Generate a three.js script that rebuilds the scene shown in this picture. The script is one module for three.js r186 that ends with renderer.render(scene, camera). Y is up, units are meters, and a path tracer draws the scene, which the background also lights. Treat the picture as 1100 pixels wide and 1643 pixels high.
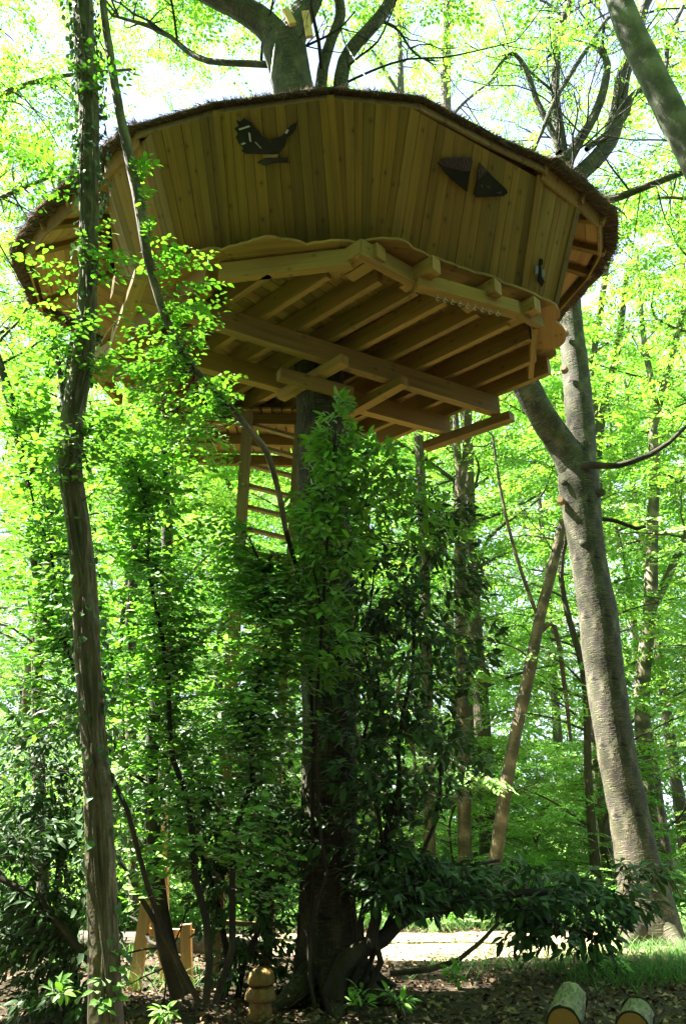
import * as THREE from 'three';
import { mergeGeometries, toCreasedNormals } from 'three/addons/utils/BufferGeometryUtils.js';

// ---------------------------------------------------------------- camera, sky, sun, exposure
const EYE = 1.5, FOC = 1253, PITCH = THREE.MathUtils.degToRad(22);
const scene = new THREE.Scene();
const camera = new THREE.PerspectiveCamera(66.5, 685 / 1024, 0.1, 600);
camera.position.set(0, EYE, 0);
camera.rotation.set(PITCH, 0, 0);
const renderer = new THREE.WebGLRenderer({ antialias: true });
renderer.setSize(685, 1024);
renderer.toneMapping = THREE.LinearToneMapping;
renderer.toneMappingExposure = 10;
renderer.shadowMap.enabled = true;
const sunDir = new THREE.Vector3(-0.52, 0.82, -0.07).normalize();
{
  const W = 256, H = 128, d = new Float32Array(W * H * 4), v = new THREE.Vector3();
  for (let y = 0; y < H; y++) for (let x = 0; x < W; x++) {
    const el = ((y + 0.5) / H - 0.5) * Math.PI, az = ((x + 0.5) / W - 0.5) * 2 * Math.PI;
    v.set(Math.cos(el) * Math.cos(az), Math.sin(el), Math.cos(el) * Math.sin(az));
    const up = Math.max(0, v.y), k = Math.pow(1 - up, 1.6), g = Math.pow(Math.max(0, v.dot(sunDir)), 12) * 0.1;
    const i = (y * W + x) * 4;
    d[i] = 0.10 + 0.10 * k + g; d[i + 1] = 0.135 + 0.09 * k + g; d[i + 2] = 0.21 + 0.04 * k + g; d[i + 3] = 1;
  }
  const t = new THREE.DataTexture(d, W, H, THREE.RGBAFormat, THREE.FloatType);
  t.mapping = THREE.EquirectangularReflectionMapping; t.magFilter = t.minFilter = THREE.LinearFilter; t.needsUpdate = true;
  scene.background = t; scene.environment = t; scene.environmentIntensity = 1;
}
const sun = new THREE.DirectionalLight(new THREE.Color(1, 0.95, 0.84), 5);
sun.position.copy(sunDir).multiplyScalar(60).add(new THREE.Vector3(0, 0, -12));
sun.target.position.set(0, 0, -12);
sun.castShadow = true;
Object.assign(sun.shadow.camera, { left: -40, right: 40, top: 40, bottom: -40, near: 1, far: 140 });
sun.shadow.mapSize.set(4096, 4096);
scene.add(sun, sun.target);

// ---------------------------------------------------------------- helpers
function RNG(a) { return () => { a = (a + 0x6d2b79f5) | 0; let t = Math.imul(a ^ (a >>> 15), 1 | a); t = (t + Math.imul(t ^ (t >>> 7), 61 | t)) ^ t; return ((t ^ (t >>> 14)) >>> 0) / 4294967296; }; }
const V = (x, y, z) => new THREE.Vector3(x, y, z);
const UPV = V(0, 1, 0);
const lerp = (a, b, t) => a + (b - a) * t;
// surveying: a place in the wood from its bearing in the photograph and its distance ahead (spot) or its height above the eye (onPlane)
function bearing(px, py) {
  const X = (px - 550) / FOC, Y = (821.5 - py) / FOC;
  return [X, Math.sin(PITCH) + Math.cos(PITCH) * Y, Math.cos(PITCH) - Math.sin(PITCH) * Y];
}
function spot(px, py, d) { const [X, u, w] = bearing(px, py); return V(X * d / w, EYE + u * d / w, -d); }
function onPlane(px, py, h) { const [X, u, w] = bearing(px, py); return V(X * h / u, EYE + h, -w * h / u); }
function mPerPx(d, py) { const [, u, w] = bearing(550, py); return d / w / FOC; }
function hash2(x, y, s) { let h = Math.imul(x | 0, 374761393) ^ Math.imul(y | 0, 668265263) ^ Math.imul(s | 0, 2147483647); h = Math.imul(h ^ (h >>> 13), 1274126177); return ((h ^ (h >>> 16)) >>> 0) / 4294967296; }
function vnoise(x, y, s = 1, px = 0, py = 0) {          // value noise, tileable with periods px, py
  const xi = Math.floor(x), yi = Math.floor(y), fx = x - xi, fy = y - yi, u = fx * fx * (3 - 2 * fx), v = fy * fy * (3 - 2 * fy);
  const w = (a, p) => (p ? ((a % p) + p) % p : a);
  const a = hash2(w(xi, px), w(yi, py), s), b = hash2(w(xi + 1, px), w(yi, py), s), c = hash2(w(xi, px), w(yi + 1, py), s), d = hash2(w(xi + 1, px), w(yi + 1, py), s);
  return lerp(lerp(a, b, u), lerp(c, d, u), v);
}
function texture(n, m, fn, srgb = false) {               // fn(u, v) -> [r,g,b] 0..1
  const d = new Uint8Array(n * m * 4);
  for (let y = 0; y < m; y++) for (let x = 0; x < n; x++) {
    const c = fn(x / n, y / m), i = (y * n + x) * 4;
    d[i] = 255 * Math.min(1, Math.max(0, c[0])); d[i + 1] = 255 * Math.min(1, Math.max(0, c[1])); d[i + 2] = 255 * Math.min(1, Math.max(0, c[2])); d[i + 3] = 255;
  }
  const t = new THREE.DataTexture(d, n, m, THREE.RGBAFormat);
  t.wrapS = t.wrapT = THREE.RepeatWrapping; t.magFilter = t.minFilter = THREE.LinearFilter;
  if (srgb) t.colorSpace = THREE.SRGBColorSpace;
  t.needsUpdate = true;
  return t;
}
const used = new Map();
function numbered(n) { const k = used.get(n) ?? 0; used.set(n, k + 1); return k ? n + '_' + String(k).padStart(3, '0') : n; }
function tag(o, label, category, group, kind) {
  o.userData.label = label; if (category) o.userData.category = category; if (group) o.userData.group = group; if (kind) o.userData.kind = kind;
  return o;
}
function thing(name, label, category, group, pos) {
  const o = new THREE.Group(); o.name = numbered(name); if (pos) o.position.copy(pos);
  scene.add(o); return tag(o, label, category, group);
}
// geometry is given in the world's metres; a part of a thing that has a place of its own is shifted to it
function part(name, geo, mat, parent, kind) {
  const m = new THREE.Mesh(geo, mat); m.name = name; m.castShadow = m.receiveShadow = true;
  let base = V(0, 0, 0), p = parent; while (p && p !== scene) { base.add(p.position); p = p.parent; }
  if (parent && parent !== scene && base.lengthSq() > 0) geo.translate(-base.x, -base.y, -base.z);
  (parent ?? scene).add(m); if (kind) m.userData.kind = kind;
  return m;
}
function setting(name, geo, mat, label) { const m = new THREE.Mesh(geo, mat); m.name = name; m.receiveShadow = m.castShadow = true; m.userData.kind = 'structure'; if (label) m.userData.label = label; scene.add(m); return m; }

// a tapering tube through points, uv in metres, with an uneven surface
function tube(pts, radii, { seg = 0, sides = 8, rough = 0, seed = 1, cap = true, oval = 0 } = {}) {
  const curve = new THREE.CatmullRomCurve3(pts, false, 'centripetal');
  const L = curve.getLength(), n = seg || Math.max(3, Math.ceil(L / 0.35));
  const P = [], N = [], U = [], I = [];
  let nx = V(1, 0, 0);
  let along = 0, last = null;
  for (let i = 0; i <= n; i++) {
    const t = i / n, p = curve.getPoint(t), tan = curve.getTangent(t);
    if (last) along += p.distanceTo(last); last = p;
    nx = nx.clone().addScaledVector(tan, -nx.dot(tan)); if (nx.lengthSq() < 1e-6) nx.set(0, 0, 1).addScaledVector(tan, -tan.z); nx.normalize();
    const nb = tan.clone().cross(nx);
    const f = t * (radii.length - 1), k = Math.min(radii.length - 2, Math.floor(f)), r0 = lerp(radii[k], radii[k + 1], f - k);
    for (let j = 0; j <= sides; j++) {
      const a = j / sides * Math.PI * 2;
      const jj = j % sides;
      const r = r0 * (1 + rough * (2 * vnoise(jj * 3 / sides * 1.7 + seed * 7, along * 1.6, seed, 0, 0) - 1) + (rough ? rough * 0.5 * (2 * vnoise(jj * 0.9, along * 6, seed + 5) - 1) : 0));
      const c = Math.cos(a), s = Math.sin(a);
      P.push(p.x + (nx.x * c + nb.x * s) * r, p.y + (nx.y * c + nb.y * s) * r, p.z + (nx.z * c + nb.z * s) * r);
      N.push(nx.x * c + nb.x * s, nx.y * c + nb.y * s, nx.z * c + nb.z * s);
      U.push(j / sides * Math.max(1, Math.round(2 * Math.PI * radii[0] / 0.5)) * 0.5, along);
    }
  }
  const w = sides + 1;
  for (let i = 0; i < n; i++) for (let j = 0; j < sides; j++) { const a = i * w + j; I.push(a, a + 1, a + w, a + 1, a + w + 1, a + w); }
  const g = new THREE.BufferGeometry();
  g.setAttribute('position', new THREE.Float32BufferAttribute(P, 3)); g.setAttribute('normal', new THREE.Float32BufferAttribute(N, 3)); g.setAttribute('uv', new THREE.Float32BufferAttribute(U, 2)); g.setIndex(I);
  if (rough) g.computeVertexNormals();
  return g;
}
// hexahedron from a four-cornered face (a,b along one end, c,d along the other) and a thickness vector; uv in metres, v from ab to dc
let plankSeed = 3;
function slab(a, b, c, d, th, uo) {
  const q = [a, b, c, d], r = q.map((p) => p.clone().add(th)), P = [], U = [], N = [], du = uo ?? [hash2(plankSeed++, 1, 7) * 5, hash2(plankSeed, 2, 9) * 5];
  const e1 = V(0, 0, 0), e2 = V(0, 0, 0);
  const face = (p0, p1, p2, p3, across, along) => {
    const n = e1.copy(p1).sub(p0).cross(e2.copy(p2).sub(p0)).normalize().clone();
    for (const [p, u, v] of [[p0, 0, 0], [p1, across, 0], [p2, across, along], [p0, 0, 0], [p2, across, along], [p3, 0, along]]) { P.push(p.x, p.y, p.z); N.push(n.x, n.y, n.z); U.push(u + du[0], v + du[1]); }
  };
  const w = a.distanceTo(b), l = a.distanceTo(d), t = th.length();
  face(q[0], q[1], q[2], q[3], w, l); face(r[1], r[0], r[3], r[2], w, l);
  face(q[1], r[1], r[2], q[2], t, l); face(r[0], q[0], q[3], r[3], t, l);
  face(r[0], r[1], q[1], q[0], w, t); face(q[3], q[2], r[2], r[3], w, t);
  const g = new THREE.BufferGeometry();
  g.setAttribute('position', new THREE.Float32BufferAttribute(P, 3)); g.setAttribute('normal', new THREE.Float32BufferAttribute(N, 3)); g.setAttribute('uv', new THREE.Float32BufferAttribute(U, 2));
  // faces may be wound either way; make the normals point out
  const c0 = V(0, 0, 0); q.concat(r).forEach((p) => c0.add(p)); c0.multiplyScalar(1 / 8);
  const p = g.attributes.position, nn = g.attributes.normal;
  for (let i = 0; i < p.count; i += 3) {
    const m = V((p.getX(i) + p.getX(i + 1) + p.getX(i + 2)) / 3, (p.getY(i) + p.getY(i + 1) + p.getY(i + 2)) / 3, (p.getZ(i) + p.getZ(i + 1) + p.getZ(i + 2)) / 3).sub(c0);
    if (m.x * nn.getX(i) + m.y * nn.getY(i) + m.z * nn.getZ(i) < 0) {
      for (let k = 0; k < 3; k++) nn.setXYZ(i + k, -nn.getX(i + k), -nn.getY(i + k), -nn.getZ(i + k));
      const s = [p.getX(i), p.getY(i), p.getZ(i)], uu = g.attributes.uv, t0 = [uu.getX(i), uu.getY(i)];
      p.setXYZ(i, p.getX(i + 1), p.getY(i + 1), p.getZ(i + 1)); p.setXYZ(i + 1, ...s);
      uu.setXY(i, uu.getX(i + 1), uu.getY(i + 1)); uu.setXY(i + 1, ...t0);
    }
  }
  return g;
}
// a beam of square section: bottom centre line p0-p1, width w (sideways), height h (up)
function beam(p0, p1, w, h, up = UPV) {
  const d = p1.clone().sub(p0).normalize(), s = d.clone().cross(up).normalize().multiplyScalar(w / 2), u = s.clone().cross(d).normalize().multiplyScalar(h);
  return slab(p0.clone().sub(s), p0.clone().add(s), p1.clone().add(s), p1.clone().sub(s), u);
}

// ---------------------------------------------------------------- materials
const rgb = (r, g, b) => new THREE.Color().setRGB(r, g, b);
const std = (o) => new THREE.MeshStandardMaterial({ roughness: 0.85, ...o });
const grainMap = texture(512, 1024, (u, v) => {          // 1 m wide, 2 m long
  const warp = vnoise(u * 6, v * 3, 3, 6, 3) * 0.06;
  let g = vnoise((u + warp) * 60, v * 3, 4, 60, 3) * 0.5 + vnoise((u + warp) * 150, v * 8, 5, 150, 8) * 0.3 + vnoise(u * 8, v * 4, 6, 8, 4) * 0.4;
  let k = 0.55 + 0.42 * g + 0.22 * (vnoise(u * 7, v * 2, 15, 7, 2) - 0.3);
  k *= 1 - 0.35 * Math.max(0, vnoise(u * 22, v * 2, 16, 22, 2) * vnoise(u * 4, v * 5, 17, 4, 5) - 0.35) * 2;
  const kx = Math.floor(u * 7), ky = Math.floor(v * 5), ox = hash2(kx, ky, 11), oy = hash2(kx, ky, 12), rr = hash2(kx, ky, 13);
  if (rr > 0.45) { const dx = (u * 7 - kx - 0.2 - 0.6 * ox) / 7, dy = (v * 5 - ky - 0.2 - 0.6 * oy) / 5 * 2, dd = Math.hypot(dx, dy * 0.8); if (dd < 0.012) k *= 0.45; else if (dd < 0.03) k *= 0.85; }
  return [k, k * (0.96 + 0.04 * g), k * (0.9 + 0.1 * g)];
});
grainMap.repeat.set(1, 0.5);
const wood = (r, g, b, o = {}) => std({ color: rgb(r, g, b), map: grainMap, bumpMap: grainMap, bumpScale: 0.002, roughness: 0.75, ...o });
const wallWood = [wood(0.281, 0.183, 0.028), wood(0.328, 0.211, 0.033), wood(0.234, 0.148, 0.022), wood(0.296, 0.187, 0.030), wood(0.211, 0.148, 0.025), wood(0.265, 0.164, 0.028), wood(0.172, 0.113, 0.022), wood(0.312, 0.207, 0.039)];
const deckWood = [wood(0.348, 0.205, 0.054), wood(0.293, 0.179, 0.048), wood(0.384, 0.230, 0.061), wood(0.251, 0.161, 0.044)];
const beamWood = [wood(0.323, 0.191, 0.043), wood(0.255, 0.153, 0.036), wood(0.365, 0.221, 0.051)];
const soffitWood = [wood(0.66, 0.40, 0.17), wood(0.60, 0.36, 0.15), wood(0.70, 0.44, 0.2)];
const paleWood = [wood(0.36, 0.23, 0.11), wood(0.30, 0.19, 0.085)];
const barkMap = (seed, streak, moss, dark) => texture(512, 1024, (u, v) => {   // 0.5 m round, 1 m up
  const w = vnoise(u * 5, v * 10, seed, 5, 10) * 0.5 + vnoise(u * 14, v * 28, seed + 1, 14, 28) * 0.3 + vnoise(u * 50, v * 90, seed + 2, 50, 90) * 0.2;
  let k = 0.55 + 0.55 * w;
  if (streak > 0) { const s = vnoise(u * 6, v * 90, seed + 3, 6, 90) * 0.6 + vnoise(u * 10, v * 140, seed + 9, 10, 140) * 0.4, b = vnoise(u * 3, v * 5, seed + 8, 3, 5); k *= 0.22 + 0.75 * b * b + 0.25 * vnoise(u * 2, v * 2, seed + 21, 2, 2); k += streak * Math.min(0.5, Math.max(0, s - 0.62) * 5) * (0.35 + b); k -= streak * Math.max(0, vnoise(u * 5, v * 60, seed + 12, 5, 60) - 0.7) * 1.3; const c = vnoise(u * 9, v * 14, seed + 14, 9, 14) * vnoise(u * 25, v * 40, seed + 15, 25, 40); if (c > 0.55) k += streak * 0.4; }
  if (streak < 0) { const s = vnoise(u * 26 + 2 * vnoise(u * 4, v * 6, seed + 6, 4, 6), v * 9, seed + 4, 26, 9); k *= 0.45 + 0.8 * s; }
  const m = Math.max(0, Math.min(1, (vnoise(u * 4, v * 6, seed + 5, 4, 6) * 0.7 + vnoise(u * 20, v * 30, seed + 7, 20, 30) * 0.3 - 0.52) * 5)) * moss;
  k *= dark;
  return [k * lerp(1, 0.62, m), k * lerp(0.97, 0.9, m), k * lerp(0.88, 0.35, m)];
});
const bm = { beech: barkMap(20, 0.9, 0.55, 1), rough: barkMap(40, -1, 0.6, 1), smooth: barkMap(60, 0.35, 0.3, 1) };
for (const k in bm) bm[k].repeat.set(2, 1);
const bark = {
  beech: std({ color: rgb(0.13, 0.113, 0.085), map: bm.beech, bumpMap: bm.beech, bumpScale: 0.02 }),
  host: std({ color: rgb(0.09, 0.072, 0.045), map: bm.beech, bumpMap: bm.rough, bumpScale: 0.03 }),
  rough: std({ color: rgb(0.17, 0.135, 0.09), map: bm.rough, bumpMap: bm.rough, bumpScale: 0.03 }),
  smooth: std({ color: rgb(0.16, 0.16, 0.13), map: bm.smooth, bumpMap: bm.smooth, bumpScale: 0.012 }),
  forest: std({ color: rgb(0.10, 0.08, 0.055), map: bm.rough, bumpMap: bm.rough, bumpScale: 0.03 }),
  pale: std({ color: rgb(0.2, 0.155, 0.105), map: bm.smooth, bumpMap: bm.rough, bumpScale: 0.02 }),
  twig: std({ color: rgb(0.045, 0.034, 0.02), map: bm.smooth, bumpMap: bm.rough, bumpScale: 0.01 }),
  silver: std({ color: rgb(0.24, 0.21, 0.16), map: bm.smooth, bumpMap: bm.rough, bumpScale: 0.008 }),
};
const leafMat = (r, g, b, t, o = {}) => new THREE.MeshPhysicalMaterial({ color: rgb(r, g, b), roughness: 1, transmission: t, thickness: 0, side: THREE.DoubleSide, ...o });
const glossy = { clearcoat: 0.3, clearcoatRoughness: 0.32 };
const leafOf = {
  spring: leafMat(0.22, 0.46, 0.04, 0.52),              // fresh beech leaves
  hornbeam: leafMat(0.13, 0.35, 0.018, 0.47),
  laurel: leafMat(0.028, 0.085, 0.010, 0.26, glossy),
  laurelYoung: leafMat(0.14, 0.34, 0.02, 0.42, { clearcoat: 0.2, clearcoatRoughness: 0.4 }),
  ivy: leafMat(0.05, 0.12, 0.03, 0.25, glossy),
  grass: leafMat(0.09, 0.22, 0.03, 0.35),
  litter: std({ color: rgb(1, 1, 1), side: THREE.DoubleSide }),
};
leafOf.springJoined = leafOf.spring.clone(); leafOf.springJoined.vertexColors = true;
for (const k of ['hornbeam', 'laurel', 'laurelYoung']) leafOf[k + 'Parts'] = [0.8, 1, 1.25].map((f) => { const m = leafOf[k].clone(); m.color.multiplyScalar(f); return m; });

// ---------------------------------------------------------------- leaves
function leafGeo(len, wid, { fold = 0.25, curl = 0.15, round = 0.5, steps = 3, stalk = 0.12 } = {}) {  // along +z, faces +y
  const P = [], I = [], U = [];
  const row = (z, w) => { const t = z / len, y = -curl * len * t * t; P.push(-w, y + w * fold, z, 0, y, z, w, y + w * fold, z); U.push(0, t, 0.5, t, 1, t); };
  row(stalk * len, 0.001);
  for (let i = 1; i <= steps; i++) { const t = i / (steps + 1); row(lerp(stalk, 1, t) * len, wid / 2 * Math.pow(Math.sin(Math.PI * Math.pow(t, round)), 0.8)); }
  row(len, 0.001);
  for (let i = 0; i <= steps; i++) { const a = i * 3; I.push(a, a + 3, a + 1, a + 1, a + 3, a + 4, a + 1, a + 4, a + 2, a + 2, a + 4, a + 5); }
  const g = new THREE.BufferGeometry();
  g.setAttribute('position', new THREE.Float32BufferAttribute(P, 3)); g.setAttribute('uv', new THREE.Float32BufferAttribute(U, 2)); g.setIndex(I); g.computeVertexNormals();
  return g;
}
const G = {
  hornbeam: leafGeo(0.09, 0.054, { round: 0.75, steps: 2 }),
  laurel: leafGeo(0.15, 0.054, { round: 0.85, curl: 0.22, fold: 0.3, steps: 3 }),
  ivy: leafGeo(0.06, 0.055, { round: 0.6, steps: 2 }),
  blade: leafGeo(0.24, 0.009, { round: 0.5, curl: 0.5, steps: 2, stalk: 0 }),
  litter: leafGeo(0.075, 0.045, { round: 0.8, steps: 1, curl: 0.3, fold: 0.6 }),
};
// a flat spray of n small leaves on a twig, pointing along +z
function sprayGeo(n, len, leaf, seed) {
  const R = RNG(seed), P = [], I = [];
  const q = new THREE.Quaternion(), e = new THREE.Euler(), v = V(0, 0, 0);
  for (let i = 0; i < n; i++) {
    const t = (i + 0.5) / n, s = i % 2 ? 1 : -1, L = leaf * (0.75 + 0.5 * R()), w = L * 0.32, f = w * 0.3;
    e.set(0.25 * (R() - 0.3), s * (0.9 - 0.5 * t + 0.4 * (R() - 0.5)), (R() - 0.5) * 1.1, 'YXZ'); q.setFromEuler(e);
    const o = [s * (0.01 + 0.28 * len * (1 - t) * R()), -0.12 * len * t * t + 0.05 * len * (R() - 0.5), t * len];
    const b = P.length / 3;
    for (const p of [[0, 0, 0], [-w, f, L * 0.45], [w, f, L * 0.45], [0, -L * 0.15, L]]) { v.set(...p).applyQuaternion(q); P.push(v.x + o[0], v.y + o[1], v.z + o[2]); }
    I.push(b, b + 1, b + 3, b, b + 3, b + 2);
  }
  const b = P.length / 3; P.push(-0.004, 0, 0, 0.004, 0, 0, 0, -0.12 * len, len); I.push(b, b + 1, b + 2);
  const g = new THREE.BufferGeometry(); g.setAttribute('position', new THREE.Float32BufferAttribute(P, 3)); g.setIndex(I); g.computeVertexNormals();
  return g;
}
const sprays = [sprayGeo(16, 0.5, 0.085, 1), sprayGeo(20, 0.62, 0.085, 2)];
const farSpray = sprayGeo(26, 1.3, 0.2, 5);
const _m = new THREE.Matrix4(), _q = new THREE.Quaternion(), _s = V(1, 1, 1);
function frame(pos, dir, normal, s, out = _m) {          // +z along dir, +y near normal
  const z = dir.clone().normalize(), x = normal.clone().cross(z); if (x.lengthSq() < 1e-5) x.set(1, 0, 0).cross(z); x.normalize();
  const y = z.clone().cross(x);
  out.makeBasis(x.multiplyScalar(s), y.multiplyScalar(s), z.multiplyScalar(s)); out.setPosition(pos); return out;
}
function instances(name, geo, mat, list, parent, kind = 'stuff') {      // list of {m, c}
  const im = new THREE.InstancedMesh(geo, mat, list.length); im.name = name; im.castShadow = im.receiveShadow = true;
  let base = V(0, 0, 0), p = parent; while (p && p !== scene) { base.add(p.position); p = p.parent; }
  list.forEach((l, i) => { const m = l.m; m.elements[12] -= base.x; m.elements[13] -= base.y; m.elements[14] -= base.z; im.setMatrixAt(i, m); im.setColorAt(i, l.c); });
  if (kind) im.userData.kind = kind;
  (parent ?? scene).add(im); return im;
}
function scattered(geo, list) {                           // copies joined into one mesh, each with its own tint
  const src = geo.attributes.position, sn = geo.attributes.normal, si = geo.index.array, n = src.count, P = new Float32Array(list.length * n * 3), N = new Float32Array(P.length), C = new Float32Array(P.length), I = new Uint32Array(list.length * si.length), v = V(0, 0, 0), nm = new THREE.Matrix3();
  list.forEach((l, k) => {
    nm.getNormalMatrix(l.m);
    for (let i = 0; i < n; i++) {
      const o = (k * n + i) * 3; v.fromBufferAttribute(src, i).applyMatrix4(l.m); P[o] = v.x; P[o + 1] = v.y; P[o + 2] = v.z;
      v.fromBufferAttribute(sn, i).applyMatrix3(nm).normalize(); N[o] = v.x; N[o + 1] = v.y; N[o + 2] = v.z; C[o] = l.c.r; C[o + 1] = l.c.g; C[o + 2] = l.c.b;
    }
    for (let i = 0; i < si.length; i++) I[k * si.length + i] = si[i] + k * n;
  });
  const g = new THREE.BufferGeometry(); g.setAttribute('position', new THREE.BufferAttribute(P, 3)); g.setAttribute('normal', new THREE.BufferAttribute(N, 3)); g.setAttribute('color', new THREE.BufferAttribute(C, 3)); g.setIndex(new THREE.BufferAttribute(I, 1)); return g;
}
function tint(R, v = 0.25, yel = 0.15) { const k = 1 + v * (2 * R() - 1), y = 1 + yel * (2 * R() - 1); return new THREE.Color(k * y, k, k * (2 - y)); }
const rv = (R) => V(R() * 2 - 1, R() * 2 - 1, R() * 2 - 1);

// ---------------------------------------------------------------- ground
const groundY = (x, z) => 0.10 * (vnoise(x * 0.35, z * 0.35, 31) - 0.5) + 0.05 * (vnoise(x * 1.3, z * 1.3, 32) - 0.5) + 0.02 * (vnoise(x * 5, z * 5, 33) - 0.5);
function sheet(x0, x1, z0, z1, nx, nz, lift, inside) {
  const P = [], U = [], I = [];
  for (let j = 0; j <= nz; j++) for (let i = 0; i <= nx; i++) { const x = lerp(x0, x1, i / nx), z = lerp(z0, z1, j / nz); P.push(x, groundY(x, z) + lift, z); U.push(x, z); }
  const w = nx + 1;
  for (let j = 0; j < nz; j++) for (let i = 0; i < nx; i++) {
    const cx = lerp(x0, x1, (i + 0.5) / nx), cz = lerp(z0, z1, (j + 0.5) / nz); if (inside && !inside(cx, cz)) continue;
    const a = j * w + i; I.push(a, a + w, a + 1, a + 1, a + w, a + w + 1);
  }
  const g = new THREE.BufferGeometry(); g.setAttribute('position', new THREE.Float32BufferAttribute(P, 3)); g.setAttribute('uv', new THREE.Float32BufferAttribute(U, 2)); g.setIndex(I); g.computeVertexNormals(); return g;
}
const soilMap = texture(1024, 1024, (u, v) => {
  const a = vnoise(u * 10, v * 10, 71, 10, 10), b = vnoise(u * 60, v * 60, 72, 60, 60), c = vnoise(u * 240, v * 240, 73, 240, 240), k = 0.35 + 0.35 * a + 0.35 * b * c + 0.25 * c;
  return [k, k * 0.86, k * 0.68];
});
soilMap.repeat.set(0.33, 0.33);
const grassGroundMap = soilMap.clone(); grassGroundMap.repeat.set(0.21, 0.21); grassGroundMap.needsUpdate = true;
setting('ground', sheet(-140, 140, -260, 20, 280, 280, -0.02), std({ color: rgb(0.06, 0.07, 0.025), map: soilMap, roughness: 1 }), 'earth and leaf litter of the forest floor');
setting('forest_floor', sheet(-9, 9, -30, 6, 120, 240, 0), std({ color: rgb(0.06, 0.045, 0.027), map: grassGroundMap, bumpMap: soilMap, bumpScale: 0.03, roughness: 1 }), 'brown leaf litter ground under the tree house');
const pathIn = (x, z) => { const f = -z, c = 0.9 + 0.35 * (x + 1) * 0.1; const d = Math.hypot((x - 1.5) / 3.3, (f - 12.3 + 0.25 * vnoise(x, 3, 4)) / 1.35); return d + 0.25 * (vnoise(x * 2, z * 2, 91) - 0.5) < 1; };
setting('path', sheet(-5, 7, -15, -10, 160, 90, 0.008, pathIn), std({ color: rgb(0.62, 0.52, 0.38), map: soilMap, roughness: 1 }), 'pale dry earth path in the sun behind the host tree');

// ---------------------------------------------------------------- the tree house
const house = thing('tree_house', 'flared wooden tree house with heather thatched roof built round a beech trunk', 'tree house', null, V(-0.3, EYE + 5.2, -8.2));
const sub = (name, parent = house) => { const g = new THREE.Group(); g.name = name; parent.add(g); return g; };
const CEN = V(-0.3, 0, -8.2);
const toC = (p, d, dy = 0) => { const c = V(CEN.x - p.x, 0, CEN.z - p.z); const l = c.length(); return p.clone().addScaledVector(c, d / l).add(V(0, dy, 0)); };
const HT = 6.42, HF = 5.40;
const seams = [[172, 285, 222, 452], [244, 213, 290, 412], [350, 182, 369, 400], [530, 158, 548, 390], [657, 172, 624, 392], [861, 285, 836, 458], [923, 330, 889, 480]];
const top = seams.map(([a, b]) => onPlane(a, b, HT)), foot = seams.map(([a, b, c, d]) => onPlane(c + (c - a) * 0.22, d + (d - b) * 0.22, HF + 0.066));
{ // the wall goes on round the back, out of sight
  for (const [x, f] of [[2.35, 8.6], [1.4, 10.0], [-0.4, 10.5], [-2.1, 10.0], [-3.0, 8.7]]) top.push(V(x, EYE + HT, -f));
  for (const [x, f] of [[1.95, 8.5], [1.15, 9.5], [-0.4, 9.9], [-1.75, 9.4], [-2.4, 8.5]]) foot.push(V(x, EYE + HF + 0.066, -f));
}
const wall = sub('wall');
const R0 = RNG(11);
for (let k = 0; k < top.length; k++) {
  const a = top[k], b = top[(k + 1) % top.length], c = foot[k], d = foot[(k + 1) % top.length];
  const n = Math.max(3, Math.round(a.distanceTo(b) / 0.108));
  const nrm = b.clone().sub(a).cross(c.clone().sub(a)).normalize(); if (nrm.dot(V(CEN.x - a.x, 0, CEN.z - a.z)) < 0) nrm.negate();
  const cuts = [0]; for (let i = 1; i < n; i++) cuts.push((i + 0.34 * (R0() - 0.5)) / n); cuts.push(1);
  for (let i = 0; i < n; i++) {
    const gp = 0.0022 / a.distanceTo(b), t0 = cuts[i] + gp, t1 = cuts[i + 1] - gp, o = nrm.clone().multiplyScalar(-0.004 - 0.007 * R0());
    const L = (p, q, t) => p.clone().lerp(q, t).add(o);
    part('plank', slab(L(a, b, t0), L(a, b, t1), L(c, d, t1), L(c, d, t0), nrm.clone().multiplyScalar(0.024)), wallWood[Math.floor(R0() * wallWood.length)], wall);
  }
  const inn = nrm.clone().multiplyScalar(0.16);
  part('lining', slab(a.clone().add(inn), b.clone().add(inn), d.clone().add(inn), c.clone().add(inn), nrm.clone().multiplyScalar(0.01)), std({ color: rgb(0.05, 0.04, 0.03) }), wall);
}
for (const k of [2, 3, 5, 6]) {                           // corner battens
  const a = top[k], c = foot[k], o = toC(a, -0.02).sub(a), side = V(top[Math.min(k + 1, 6)].x - top[k - 1].x, 0, top[Math.min(k + 1, 6)].z - top[k - 1].z).normalize().multiplyScalar(0.035);
  part('corner_batten', slab(a.clone().sub(side).add(o), a.clone().add(side).add(o), c.clone().add(side).add(o), c.clone().sub(side).add(o), o.clone().multiplyScalar(0.9)), wallWood[k % 8], wall);
}
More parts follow.
